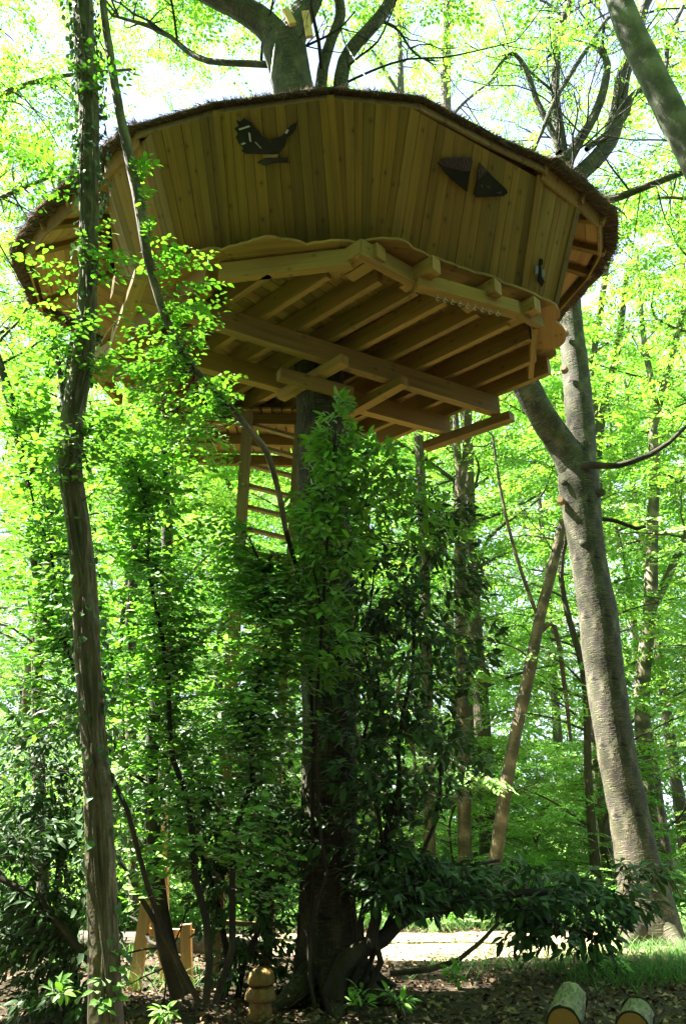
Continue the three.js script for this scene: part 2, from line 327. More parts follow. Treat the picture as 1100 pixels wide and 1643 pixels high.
// stained glass windows let into the wall: outlines as they look, laid on the plane of their facet
const glassM = new THREE.MeshPhysicalMaterial({ color: rgb(0.006, 0.009, 0.008), roughness: 0.3, specularIntensity: 0.4, clearcoat: 0.25, clearcoatRoughness: 0.08 });
const plumGlass = new THREE.MeshPhysicalMaterial({ color: rgb(0.045, 0.022, 0.03), roughness: 0.35, specularIntensity: 0.5, clearcoat: 0.3, clearcoatRoughness: 0.2, bumpMap: soilMap, bumpScale: 0.02 });
const leadM = std({ color: rgb(0.5, 0.5, 0.5), metalness: 0.2, roughness: 0.4 });
function facetPlane(k) {                                  // facet number and how far along it, as one number
  const i = Math.floor(k), t = k - i, a = top[i].clone().lerp(top[i + 1], t), c = foot[i].clone().lerp(foot[i + 1], t), mid = a.clone().lerp(c, 0.4);
  const n = top[i + 1].clone().sub(top[i]).lerp(foot[i + 1].clone().sub(foot[i]), 0.4).cross(c.clone().sub(a)).normalize(); if (n.z < 0) n.negate();
  return { n, mid };
}
function onFacet(k, px, py, out) {
  const { n, mid } = facetPlane(k), [X, u, w] = bearing(px, py), d = V(X, u, -w), e = V(0, EYE, 0), m = mid.clone().addScaledVector(n, out);
  return e.addScaledVector(d, m.sub(V(0, EYE, 0)).dot(n) / d.dot(n));
}
function flat(k, pts, out, thick) {                      // a flat plate of that outline, as thick as given
  const { n } = facetPlane(k), x = V(0, 1, 0).cross(n).normalize(), y = n.clone().cross(x), w = pts.map(([a, b]) => onFacet(k, a, b, out)), o = w[0];
  const s = new THREE.Shape(w.map((p) => { const d = p.clone().sub(o); return new THREE.Vector2(d.dot(x), d.dot(y)); }));
  const g = new THREE.ExtrudeGeometry(s, { depth: thick, bevelEnabled: true, bevelSize: 0.004, bevelThickness: 0.004, bevelSegments: 1, curveSegments: 6 });
  g.applyMatrix4(new THREE.Matrix4().makeBasis(x, y, n).setPosition(o)); return g;
}
const bird = [[379, 192], [386, 196], [391, 190], [397, 194], [403, 197], [409, 205], [416, 212], [423, 222], [434, 228], [441, 223], [451, 219], [458, 212], [466, 202], [476, 197], [474, 206], [468, 214], [460, 221], [456, 234], [449, 243], [436, 246], [424, 247], [410, 246], [396, 246], [388, 242], [392, 237], [384, 230], [379, 220], [383, 214], [377, 206], [384, 202]];
const birdWin = sub('bird_window', wall); 
part('pane', flat(2.42, bird, 0.035, 0.012), glassM, birdWin);
part('feet_pane', flat(2.42, [[413, 260], [426, 255], [447, 251], [452, 254], [462, 253], [460, 257], [463, 261], [446, 260], [434, 262], [424, 265]], 0.035, 0.012), glassM, birdWin);
part('sill', flat(2.42, [[424, 248], [446, 248], [445, 252], [424, 252]], 0.035, 0.014), paleWood[0], birdWin);
for (const [a, b] of [[[383, 207], [399, 202]], [[399, 213], [401, 226]], [[409, 228], [418, 237]], [[458, 213], [461, 208]], [[387, 231], [392, 229]]]) part('lead_strip', flat(2.42, [a, b, [b[0] + 1.8, b[1] + 1.2], [a[0] + 1.8, a[1] + 1.2]], 0.052, 0.003), leadM, birdWin);
const leftWing = sub('wing_window', wall), rightWing = sub('wing_window', wall);
part('pane', flat(4.36, [[702, 261], [714, 254], [735, 253], [755, 252], [757, 258], [752, 280], [748, 307], [735, 296], [716, 279]], 0.035, 0.012), glassM, leftWing);
part('mottled_pane', flat(4.36, [[702, 261], [714, 254], [735, 253], [755, 252], [757, 258], [753, 273], [740, 275], [728, 270], [712, 267]], 0.052, 0.006), plumGlass, leftWing);
part('pane', flat(4.62, [[768, 261], [788, 283], [810, 303], [813, 309], [806, 314], [763, 316], [760, 311], [765, 290]], 0.035, 0.012), glassM, rightWing);
part('mottled_pane', flat(4.62, [[768, 261], [780, 275], [772, 282], [766, 288], [765, 284]], 0.052, 0.006), plumGlass, rightWing);
for (const o of [[[778, 300], [784, 298], [788, 305]], [[796, 309], [804, 308], [803, 312]], [[768, 298], [773, 294], [772, 303]]]) part('red_pane', flat(4.62, o, 0.054, 0.004), plumGlass, rightWing);
const insect = sub('small_window', wall);
for (const o of [[[858, 425], [862, 428], [862, 437], [857, 440]], [[868, 432], [872, 433], [873, 441], [868, 444]]]) part('pane', flat(5.2, o, 0.04, 0.01), new THREE.MeshPhysicalMaterial({ color: rgb(0.4, 0.5, 0.6), roughness: 0.1, metalness: 0.5 }), insect);
part('body_pane', flat(5.2, [[865, 415], [869, 416], [869, 423], [866, 426], [867, 443], [872, 452], [868, 459], [863, 452], [862, 446], [864, 436], [863, 424]], 0.045, 0.01), glassM, insect);

// roof
const HR = 6.5, roof = sub('roof');
const rimPx = [[20, 405], [52, 357], [92, 316], [150, 264], [212, 208], [345, 170], [530, 147], [676, 161], [790, 222], [886, 264], [950, 312], [984, 348], [984, 400], [962, 438]];
const rim = rimPx.map(([a, b]) => onPlane(a, b, HR)).concat([[2.95, 9.1], [2.2, 10.2], [1.0, 10.95], [-0.5, 11.2], [-2.1, 10.8], [-3.4, 9.9], [-4.2, 8.7]].map(([x, f]) => V(x, EYE + HR, -f)));
const overhang = (k) => (k >= 4 && k <= 8 ? 0.04 : k === 3 || k === 9 ? 0.07 : 0.1);
const APEX = V(-0.35, EYE + HR + 1.75, -8.25), SL = 0.46;
for (let k = 0; k < rim.length; k++) {
  const a = rim[k], b = rim[(k + 1) % rim.length], oa = overhang(k), ob = overhang((k + 1) % rim.length), front = k >= 4 && k <= 8;
  const fh = front ? 0.085 : 0.13;
  const fa = toC(a, oa, front ? -0.07 : -0.05), fb = toC(b, ob, front ? -0.07 : -0.05), mid = fa.clone().lerp(fb, 0.5), inn = V(CEN.x - mid.x, 0, CEN.z - mid.z).normalize();
  const tilt = front ? V(0, 0, 0) : inn.clone().multiplyScalar(0.07).add(V(0, -0.06, 0));
  part('fascia_board', slab(fa.clone().lerp(fb, 0.006).add(tilt), fb.clone().lerp(fa, 0.006).add(tilt), fb.clone().lerp(fa, 0.006).add(V(0, fh, 0)), fa.clone().lerp(fb, 0.006).add(V(0, fh, 0)), inn.clone().multiplyScalar(0.028)), front ? paleWood[1] : beamWood[k % 3], roof);
  for (let i = 0; i < 7; i++) {
    const d0 = 0.09 + i * 0.125, d1 = d0 + 0.119;
    if (front && i > 2) break;
    const q = (p, o, d) => toC(p, o + d, d * SL + 0.015);
    const g = slab(q(a, oa, d0), q(b, ob, d0), q(b, ob, d1), q(a, oa, d1), V(0, 0.018, 0));
    const uv = g.attributes.uv; for (let j = 0; j < uv.count; j++) { const u = uv.getX(j); uv.setXY(j, uv.getY(j), u); }
    part('soffit_board', g, soffitWood[Math.floor(R0() * 3)], roof);
  }
  if (!front) part('rafter', beam(toC(a, oa + 0.02, -0.07), toC(a, oa + 1.0, 0.98 * SL - 0.07), 0.07, 0.1), beamWood[k % 3], roof);
}
const fine = []; for (let k = 0; k < rim.length; k++) for (let i = 0; i < 9; i++) fine.push(rim[k].clone().lerp(rim[(k + 1) % rim.length], i / 9));
{ // thatch: a thick edge and a cone
  const P = [], U = [], I = [], rows = 15, n = fine.length;
  for (let j = 0; j <= rows; j++) for (let i = 0; i <= n; i++) {
    const p = fine[i % n], o = overhang(Math.floor((i % n) / 9)), hk = o < 0.06 ? 0.5 : 1, wob = (vnoise((i % n) * 0.5, j * 0.7, 61, n * 0.5) - 0.5) * 0.05 + (vnoise((i % n) * 2.1, j, 62) - 0.5) * 0.03;
    let q;
    if (j === 0) q = toC(p, o + 0.6, 0.6 * SL + 0.045); else if (j === 1) q = toC(p, o + 0.03, 0.035); else if (j === 2) q = toC(p, -0.02 * hk + wob * hk, wob * hk); else if (j === 3) q = toC(p, (-0.05 + wob) * hk, (0.07 + wob) * hk);
    else if (j === 4) q = toC(p, 0.02 + wob, 0.14 * hk); else { const t = (j - 4) / (rows - 4); q = toC(p, 0.02, 0.14 * hk).lerp(V(APEX.x, APEX.y, APEX.z), t); q.y += wob * (1 - t); }
    P.push(q.x, q.y, q.z); U.push(i * 0.11, j * 0.3);
  }
  const w = n + 1; for (let j = 0; j < rows; j++) for (let i = 0; i < n; i++) { const a = j * w + i; I.push(a, a + 1, a + w, a + 1, a + w + 1, a + w); }
  const g = new THREE.BufferGeometry(); g.setAttribute('position', new THREE.Float32BufferAttribute(P, 3)); g.setAttribute('uv', new THREE.Float32BufferAttribute(U, 2)); g.setIndex(I); g.computeVertexNormals();
  part('thatch', g, std({ color: rgb(0.16, 0.115, 0.08), map: soilMap, bumpMap: soilMap, bumpScale: 0.05, roughness: 1 }), roof);
  const R = RNG(5), list = [], tw = new THREE.CylinderGeometry(0.0022, 0.0045, 1, 3, 1); tw.rotateX(Math.PI / 2); tw.translate(0, 0, 0.5);
  for (let i = 0; i < 15000; i++) {
    const k = Math.floor(R() * n), p = fine[k].clone().lerp(fine[(k + 1) % n], R()), o = overhang(Math.floor(k / 9)), out = V(p.x - CEN.x, 0, p.z - CEN.z).normalize(), tan = V(-out.z, 0, out.x);
    const topSide = R() < 0.45, d = topSide ? R() * R() * 1.2 : -0.03 + R() * (o + 0.02), y = topSide ? (o < 0.06 ? 0.06 : 0.12) + d * 0.5 : R() * 0.09 - (o > 0.1 ? 0.03 : 0);
    const dir = out.clone().multiplyScalar(0.9).addScaledVector(tan, (R() - 0.5) * 1.1).add(V(0, (topSide ? -0.25 : -0.35) + (R() - 0.45) * 0.7, 0));
    const len = (topSide ? (o < 0.06 ? 0.08 : 0.12) : 0.025 + 0.6 * o) * (0.6 + 0.8 * R()), m = frame(toC(p, d + (topSide ? 0.02 : 0.03), y), dir, UPV, 1, new THREE.Matrix4());
    m.scale(V(1, 1, len)); list.push({ m, c: new THREE.Color(0.2, 0.145, 0.1).multiplyScalar(0.4 + 1.1 * R()) });
  }
  for (const l of list) l.c.multiplyScalar(1);
  instances('thatch_twigs', tw, std({ color: rgb(1, 1, 1), roughness: 1 }), list, roof);
  const tg = []; const b0 = onPlane(800, 234, HR - 0.02).add(V(0, 0, 0.06));
  const tips = [[826, 262], [822, 246], [808, 248]];
  for (const [a, b] of tips) tg.push(tube([b0, onPlane((800 + a) / 2 + 4, (234 + b) / 2, HR - 0.03).add(V(0, 0, 0.09)), onPlane(a, b, HR - 0.06).add(V(0, 0, 0.1))], [0.008, 0.006, 0.003], { sides: 5, seg: 5 }));
  part('loose_twig', mergeGeometries(tg), bark.silver, roof);
}

// deck
const deck = sub('deck');
const deckPx = [[150, 577], [162, 552], [185, 515], [205, 485], [230, 452], [252, 436], [267, 427], [285, 414], [312, 409], [336, 401], [356, 402], [380, 396], [398, 391], [414, 382], [432, 379], [450, 383], [470, 389], [492, 393], [515, 390], [545, 388], [575, 391], [600, 385], [625, 387], [646, 390], [660, 402], [690, 411], [715, 419], [735, 431], [760, 439], [786, 446], [810, 455], [840, 465], [868, 479], [892, 488], [896, 506], [893, 515], [905, 533], [909, 546], [899, 556], [889, 560], [893, 570], [878, 578], [868, 596], [862, 606]];
const outline = deckPx.map(([a, b]) => onPlane(a, b, HF));
{ // a little more wave on the sawn-bark edge
  for (let i = 1; i < outline.length - 1; i++) outline[i] = toC(outline[i], (hash2(i, 3, 5) - 0.5) * 0.05);
}
const plan = (p) => new THREE.Vector2(p.x, -p.z);
function plate(pts, y, th) {
  const g = new THREE.ExtrudeGeometry(new THREE.Shape(pts.map(plan)), { depth: th, bevelEnabled: true, bevelSize: 0.004, bevelThickness: 0.004, bevelSegments: 1 });
  g.rotateX(-Math.PI / 2); g.translate(0, y, 0);
  const uv = g.attributes.uv, p = g.attributes.position; for (let i = 0; i < uv.count; i++) uv.setXY(i, p.getX(i), -p.getZ(i) + p.getY(i)); return g;
}
const runsOf = [[0, 4], [4, 10], [10, 19], [19, 24], [24, 33], [33, 35], [35, 39], [39, 41], [41, 43]];
const R1 = RNG(23);
for (const [i0, i1] of runsOf) {
  const o = []; for (let i = i0; i <= i1; i++) { o.push(outline[i]); if (i < i1) o.push(toC(outline[i].clone().lerp(outline[i + 1], 0.5), -0.012)); }
  const inner = [toC(outline[i1], 0.42), toC(outline[i0], 0.42)];
  inner[0].lerp(inner[1], 0.006); inner[1].lerp(inner[0], 0.006);
  o[0] = o[0].clone().lerp(o[1], 0.03); o[o.length - 1] = o[o.length - 1].clone().lerp(o[o.length - 2], 0.03);
  const g = plate(o.concat(inner), EYE + HF + 0.002 * (i0 % 3), 0.026), along = o[o.length - 1].clone().sub(o[0]).normalize();
  const uv = g.attributes.uv, p = g.attributes.position; for (let i = 0; i < uv.count; i++) { const x = p.getX(i), z = p.getZ(i); uv.setXY(i, x * along.z - z * along.x + p.getY(i), x * along.x + z * along.z); }
  part('edge_board', g, deckWood[Math.floor(R1() * 4)], deck);
}
const poly = [0, 4, 7, 13, 19, 24, 33, 38, 43].map((i) => toC(outline[i], 0.03)).map(plan).concat([[1.75, 9.2], [0.9, 10.1], [-0.6, 10.5], [-2.2, 10.1], [-3.0, 9.2]].map(([a, b]) => new THREE.Vector2(a, b)));
const JU = new THREE.Vector2(0.722, -0.692), JN = new THREE.Vector2(0.692, 0.722);
function span(pl, dir, nrm, s, inset) {                   // where the line nrm.p = s crosses the outline, measured along dir
  const t = [];
  pl.forEach((p, i) => { const q = pl[(i + 1) % pl.length], a = p.dot(nrm) - s, b = q.dot(nrm) - s; if (a * b < 0) t.push(p.clone().lerp(q, a / (a - b)).dot(dir)); });
  return t.length < 2 ? null : [Math.min(...t) + inset, Math.max(...t) - inset];
}
const place = (t, s, y) => { const p = JU.clone().multiplyScalar(t).addScaledVector(JN, s); return V(p.x, EYE + y, -p.y); };
for (let t = -10.4; t < -2.5; t += 0.142) {
  const a = span(poly, JN, JU, t + 0.003, 0.2), b = span(poly, JN, JU, t + 0.137, 0.2); if (!a || !b || b[1] - b[0] < 0.2 || a[1] - a[0] < 0.2) continue;
  const y = HF + 0.002 * R1() + 0.036;
  part('floor_board', slab(place(t + 0.003, a[0], y), place(t + 0.137, b[0], y), place(t + 0.137, b[1], y), place(t + 0.003, a[1], y), V(0, 0.024, 0)), deckWood[Math.floor(R1() * 4)], deck);
}
for (const s of [3.75, 4.12, 4.55, 4.97, 5.36, 5.71, 6.12, 6.52, 6.92, 7.33, 7.7]) {
  const a = span(poly, JU, JN, s, s > 7.5 ? 0.05 : 0.3); if (!a || a[1] - a[0] < 0.3) continue;
  part('joist', beam(place(a[0], s, 5.16), place(a[1], s, 5.16), 0.07, 0.234), beamWood[Math.floor(R1() * 3)], deck);
}
const PL = (x, f, h) => V(x, EYE + h, -f);
const girder = (x0, f0, x1, f1, h, w, t) => part('girder', beam(PL(x0, f0, h), PL(x1, f1, h), w, t), beamWood[Math.floor(R1() * 3)], deck);
girder(-2.3, 6.4, 1.98, 8.83, 4.9, 0.11, 0.25); girder(-2.55, 7.27, 1.42, 9.37, 4.9, 0.11, 0.25);
part('end_beam', beam(PL(1.13, 9.59, 4.78), PL(2.14, 8.73, 4.78), 0.13, 0.115), beamWood[1], deck);
part('end_beam', beam(PL(-2.75, 7.8, 4.78), PL(-1.9, 6.0, 4.78), 0.13, 0.115), beamWood[0], deck);
part('block', beam(PL(-0.75, 8.25, 4.79), PL(0.02, 7.45, 4.79), 0.12, 0.11), beamWood[2], deck);
part('block', beam(PL(0.02, 8.72, 4.79), PL(0.72, 7.9, 4.79), 0.12, 0.11), beamWood[0], deck);
part('block', beam(PL(-0.72, 7.55, 4.66), PL(0.1, 7.98, 4.66), 0.12, 0.12), beamWood[1], deck);
// the beams round the edge, under the boards
const HB = 5.16, rimBeam = (a, b, w = 0.09, h = 0.2, y = HB, m = 0) => part('rim_beam', beam(onPlane(...a, y), onPlane(...b, y), w, h), beamWood[m], deck);
rimBeam([352, 452], [564, 428], 0.09, 0.2, HB, 2); rimBeam([576, 412], [668, 462], 0.09, 0.19, HB, 0); rimBeam([668, 462], [828, 507], 0.12, 0.16, HB - 0.06, 2); rimBeam([828, 507], [868, 528], 0.07, 0.18, HB, 1);
rimBeam([858, 528], [851, 608], 0.06, 0.18, HB - 0.01, 2); rimBeam([155, 588], [335, 470], 0.1, 0.2, HB, 2); rimBeam([150, 600], [192, 650], 0.07, 0.16, HB - 0.02, 0);
for (const [a, b] of [[582, 412], [609, 417], [698, 437], [797, 472], [860, 500]]) { const e = onPlane(a, b, 5.2), d = V(JU.x, 0, -JU.y); part('joist_end', beam(e.clone().addScaledVector(d, -0.42), e.clone().addScaledVector(d, 0.02), 0.13, 0.17), beamWood[a % 3], deck); }
for (let i = 0; i < 9; i++) {
  const e = onPlane(702 + i * 12, 474 + i * 3.1, HB - 0.065), h = new THREE.TorusGeometry(0.02, 0.005, 5, 10, 5); h.translate(0, -0.045, 0); const s = new THREE.CylinderGeometry(0.005, 0.005, 0.04, 5); s.translate(0, -0.01, 0);
  const g = mergeGeometries([h, s]); g.translate(e.x, e.y, e.z); part('hook', g, leadM, deck);
}
for (const [a, b] of [[463, 575], [560, 605], [640, 628], [760, 660], [745, 655], [555, 660], [640, 686], [690, 698], [690, 640], [400, 555]]) { const e = onPlane(a, b, 4.9), g = new THREE.CylinderGeometry(0.018, 0.018, 0.03, 6); g.rotateX(Math.PI / 2); g.translate(e.x, e.y + 0.1, e.z + 0.07); part('bolt', g, leadM, deck); }
// the slatted landing behind the trunk, where the ladder arrives
const landing = sub('landing');
for (let i = 0; i < 18; i++) { const x = -2.35 + i * 0.135; part('slat', beam(PL(x, 8.95, 5.06), PL(x + 0.05, 10.25, 5.06), 0.114, 0.03), deckWood[i % 4], landing); }
for (const [f, h] of [[9.0, 4.9], [9.6, 4.9], [10.2, 4.88]]) part('landing_beam', beam(PL(-2.5, f, h), PL(0.1, f + 0.15, h), 0.08, 0.15), beamWood[1], landing);
for (let i = 0; i < 12; i++) part('baluster', beam(PL(-2.3 + i * 0.2, 10.32, 5.1), PL(-2.3 + i * 0.2, 10.33, 6.0), 0.05, 0.03, V(0, 0, 1)), deckWood[i % 4], landing);
part('handrail', beam(PL(-2.4, 10.33, 6.0), PL(0.1, 10.42, 6.0), 0.08, 0.05), beamWood[1], landing);

// ---------------------------------------------------------------- ladder
{
  const a0 = spot(399, 668, 8.9), a1 = spot(345, 1556, 8.9), b0 = spot(479, 690, 8.9), b1 = spot(428, 1552, 8.9);
  a1.y = groundY(a1.x, a1.z) - 0.02; b1.y = groundY(b1.x, b1.z) - 0.02;
  const lad = thing('ladder', 'tall rustic wooden ladder rising through leaves to the tree house floor', 'ladder', null, a1.clone().lerp(b1, 0.5));
  part('rail', beam(a1, a0, 0.12, 0.16, V(0, 0, 1)), paleWood[1], lad); part('rail', beam(b1, b0, 0.09, 0.15, V(0, 0, 1)), paleWood[0], lad);
  const L = a0.distanceTo(a1);
  for (let s = 0.3; s < L - 0.1; s += 0.285) { const p = a1.clone().lerp(a0, s / L), q = b1.clone().lerp(b0, s / L); part('rung', beam(p.add(V(0, 0, 0.01)), q.add(V(0, 0, 0.01)), 0.085, 0.04), paleWood[Math.floor(s * 7) % 2], lad); }
}

{ // a pale timber trestle low down on the left
  const t = thing('timber_trestle', 'pale sunlit timber trestle low on the left behind the dark leaning trunk', 'trestle', null, spot(262, 1555, 8.8)), f = (x, y, d) => spot(x, y, d);
  const post = (n, a, b, w, h) => { if (n === 'post') a.y = groundY(a.x, a.z) - 0.03; part(n, beam(a, b, w, h, V(0, 0, 1)), soffitWood[2], t); };
  post('post', f(220, 1555, 8.8), f(246, 1395, 8.8), 0.11, 0.11); post('post', f(305, 1555, 8.9), f(300, 1482, 8.9), 0.1, 0.1); post('post', f(268, 1558, 9.3), f(263, 1260, 9.3), 0.09, 0.09);
  post('brace', f(243, 1452, 8.78), f(262, 1540, 8.78), 0.06, 0.06); post('rail', f(232, 1494, 8.92), f(312, 1497, 8.92), 0.07, 0.09);
}
// ---------------------------------------------------------------- trees
const stemPts = (s) => s.map(([x, y, d]) => spot(x, y, d));
const stemRad = (s) => s.map(([, y, d, w]) => w / 2 * mPerPx(d, y));
function stemGeo(s, o = {}) { return tube(stemPts(s), stemRad(s), { sides: 12, rough: 0.07, ...o }); }
function sampleStems(stems) { const out = []; for (const s of stems) { const c = new THREE.CatmullRomCurve3(stemPts(s), false, 'centripetal'), n = Math.ceil(c.getLength() / 0.12); for (let i = 0; i <= n; i++) out.push(c.getPoint(i / n)); } return out; }
function inBlob(R, [px, py, d, rx, ry, , rd]) {          // a random place in a rounded mass of leaves
  const c = spot(px, py, d), k = mPerPx(d, py), v = V(0, 0, 0); do v.copy(rv(R)); while (v.lengthSq() > 1); v.multiplyScalar(Math.pow(v.length() + 1e-6, -0.3));
  return c.add(V(v.x * rx * k, v.y * ry * k, v.z * (rd ?? Math.min(1.1, 0.5 * (rx + ry) * k))));
}
// leaves on shoots that spring from the nearest stem
function foliage(parent, { stems, blobs, geo, mat, partMats, parts = 0, seed, perShoot = 9, shoot = 0.4, scale = 1, droop = 0.15, col = [0.3, 0.12], tuft = 0, twigMat = bark.twig, upness = 0.9, leafName = 'foliage' }) {
  const R = RNG(seed), sam = sampleStems(stems), list = [], tw = [];
  for (const b of blobs) for (let i = 0; i < b[5]; i++) {
    const tip = inBlob(R, b); if (tip.y < 0.12) tip.y = 0.12 + 0.2 * R();
    let best = sam[0], bd = 1e9; for (const p of sam) { const d = p.distanceToSquared(tip) * (0.5 + R()) + (p.y > tip.y ? 0.6 * (p.y - tip.y) : 0); if (d < bd) { bd = d; best = p; } }
    const away = tip.clone().sub(best), dist = away.length(), dir0 = dist > 0.05 ? away.clone().divideScalar(dist) : rv(R).normalize();
    const L = Math.min(shoot * (0.6 + 0.8 * R()), Math.max(dist, 0.12)), dir = dir0.clone().addScaledVector(rv(R), 0.45); dir.y = dir.y * 0.5 - droop * R() + 0.1; dir.normalize();
    const st = tip.clone().addScaledVector(dir, -L);
    const bend = st.clone().lerp(tip, 0.5).add(V(0, 0.04 * L + 0.03, 0)), reach = Math.min(dist, 1.3);
    if (dist > 0.15 && R() < 0.22) { const far = st.clone().add(best.clone().sub(st).multiplyScalar(Math.min(1, reach / dist))); const mid = far.clone().lerp(st, 0.5).add(V((R() - 0.5) * 0.08, -0.05, (R() - 0.5) * 0.08)); tw.push(tube([far, mid, st, bend, tip], [0.005, 0.0035, 0.002, 0.001], { sides: 3, seg: 6 })); }
    else tw.push(tube([st, bend, tip], [0.0018, 0.0008], { sides: 3, seg: 2 }));
    const shadeCol = tint(R, col[0], col[1]);
    for (let j = 0; j < perShoot; j++) {
      const tt = tuft ? 1 - Math.pow((j + 0.5) / perShoot, 1.6) * 0.75 : (j + 0.6 + 0.3 * R()) / perShoot, p = st.clone().multiplyScalar((1 - tt) ** 2).addScaledVector(bend, 2 * tt * (1 - tt)).addScaledVector(tip, tt * tt);
      const side = dir.clone().cross(UPV).normalize(), ang = tuft ? j * 2.4 : (j % 2 ? 1 : -1) * (1 + 0.3 * (R() - 0.5));
      const ld = dir.clone().multiplyScalar(tuft ? 0.55 + 0.5 * tt : 0.55 + 0.6 * tt * tt);
      if (tuft) { const nb = side.clone().cross(dir); ld.addScaledVector(side, Math.cos(ang) * 0.9).addScaledVector(nb, Math.sin(ang) * 0.7); } else ld.addScaledVector(side, ang * 0.85);
      ld.addScaledVector(rv(R), 0.25); ld.y -= droop * (0.4 + R());
      const nr = V(0, upness, 0).addScaledVector(rv(R), 0.55).add(V(0, 0, 0.12)), s = scale * (0.55 + 0.8 * R());
      list.push({ m: frame(p, ld, nr, s, new THREE.Matrix4()), c: shadeCol.clone().multiplyScalar(0.85 + 0.3 * R()) });
    }
  }
  part('twigs', mergeGeometries(tw), twigMat, parent, 'stuff');
  if (parts) {
    const eye = V(0, EYE, 0), p = V(0, 0, 0);
    for (const l of list) { p.setFromMatrixPosition(l.m); l.d = p.distanceTo(eye) / l.m.getMaxScaleOnAxis(); }
    list.sort((a, b) => a.d - b.d);
    const base = V(0, 0, 0); let q = parent; while (q && q !== scene) { base.add(q.position); q = q.parent; }
    for (const l of list.splice(0, parts)) { const m = new THREE.Mesh(geo, partMats[Math.floor(R() * partMats.length)]); m.name = 'leaf'; m.castShadow = m.receiveShadow = true; l.m.elements[12] -= base.x; l.m.elements[13] -= base.y; l.m.elements[14] -= base.z; l.m.decompose(m.position, m.quaternion, m.scale); parent.add(m); }
  }
  instances(leafName, geo, mat, list, parent);
}
function crownOf(parent, blobs, seed, scale = 1, stems = null, col = [0.3, 0.15], mat = leafOf.spring) {
  const R = RNG(seed), lists = [[], []], sam = stems && sampleStems(stems), tw = [];
  for (const b of blobs) for (let i = 0; i < b[5]; i++) {
    const p = inBlob(R, b), dir = V(R() - 0.5, -0.1 + 0.25 * (R() - 0.5), R() - 0.5), c = tint(R, ...col);
    if (sam && i % 4 === 0) { let best = sam[0], bd = 1e9; for (const q of sam) { const d = q.distanceToSquared(p) * (0.3 + R()); if (d < bd) { bd = d; best = q; } } if (bd < 1.3) tw.push(tube([best, best.clone().lerp(p, 0.5).add(rv(R).multiplyScalar(0.25)), p], [0.018, 0.01, 0.004], { sides: 4, seg: 6 })); }
    for (let k = 0; k < 2; k++) lists[(i + k) % 2].push({ m: frame(p.clone().addScaledVector(rv(R), 0.25), dir.clone().addScaledVector(rv(R), 0.35), V(0, 1, 0).addScaledVector(rv(R), 0.35), scale * (0.7 + 0.6 * R()), new THREE.Matrix4()), c });
  }
  if (tw.length) part('twigs', mergeGeometries(tw), bark.twig, parent, 'stuff');
  lists.forEach((l, k) => l.length && instances('crown', sprays[k], mat, l, parent));
}
// bare crooked side branches and their twigs
function ramify(parent, stems, n, L, seed, mat, rootR = 0.035) {
  const R = RNG(seed), sam = sampleStems(stems), out = [];
  const grow = (p, dir, len, r, lvl) => {
    const pts = [p.clone()], q = p.clone(), d = dir.clone().normalize(), m = lvl ? 5 : 4;
    for (let i = 0; i < m; i++) { d.addScaledVector(rv(R), 0.38).add(V(0, 0.06, 0)).normalize(); q.addScaledVector(d, len / m); pts.push(q.clone()); }
    out.push(tube(pts, [r, r * 0.7, r * 0.4], { sides: lvl === 2 ? 5 : 3, seg: lvl === 2 ? 10 : 5 }));
    if (lvl) for (let k = 0; k < (lvl === 2 ? 6 : 4); k++) { const i = 1 + Math.floor(R() * (pts.length - 1)); grow(pts[i], d.clone().addScaledVector(rv(R), 1.1), len * (0.35 + 0.25 * R()), r * 0.45, lvl - 1); }
  };
  for (let i = 0; i < n; i++) { const p = sam[Math.floor(R() * sam.length)], d = rv(R); d.y = Math.abs(d.y) * 0.7 + 0.1; grow(p, d, L * (0.6 + 0.7 * R()), rootR * (0.6 + 0.6 * R()), 2); }
  part('branches', mergeGeometries(out), mat, parent, 'stuff');
}
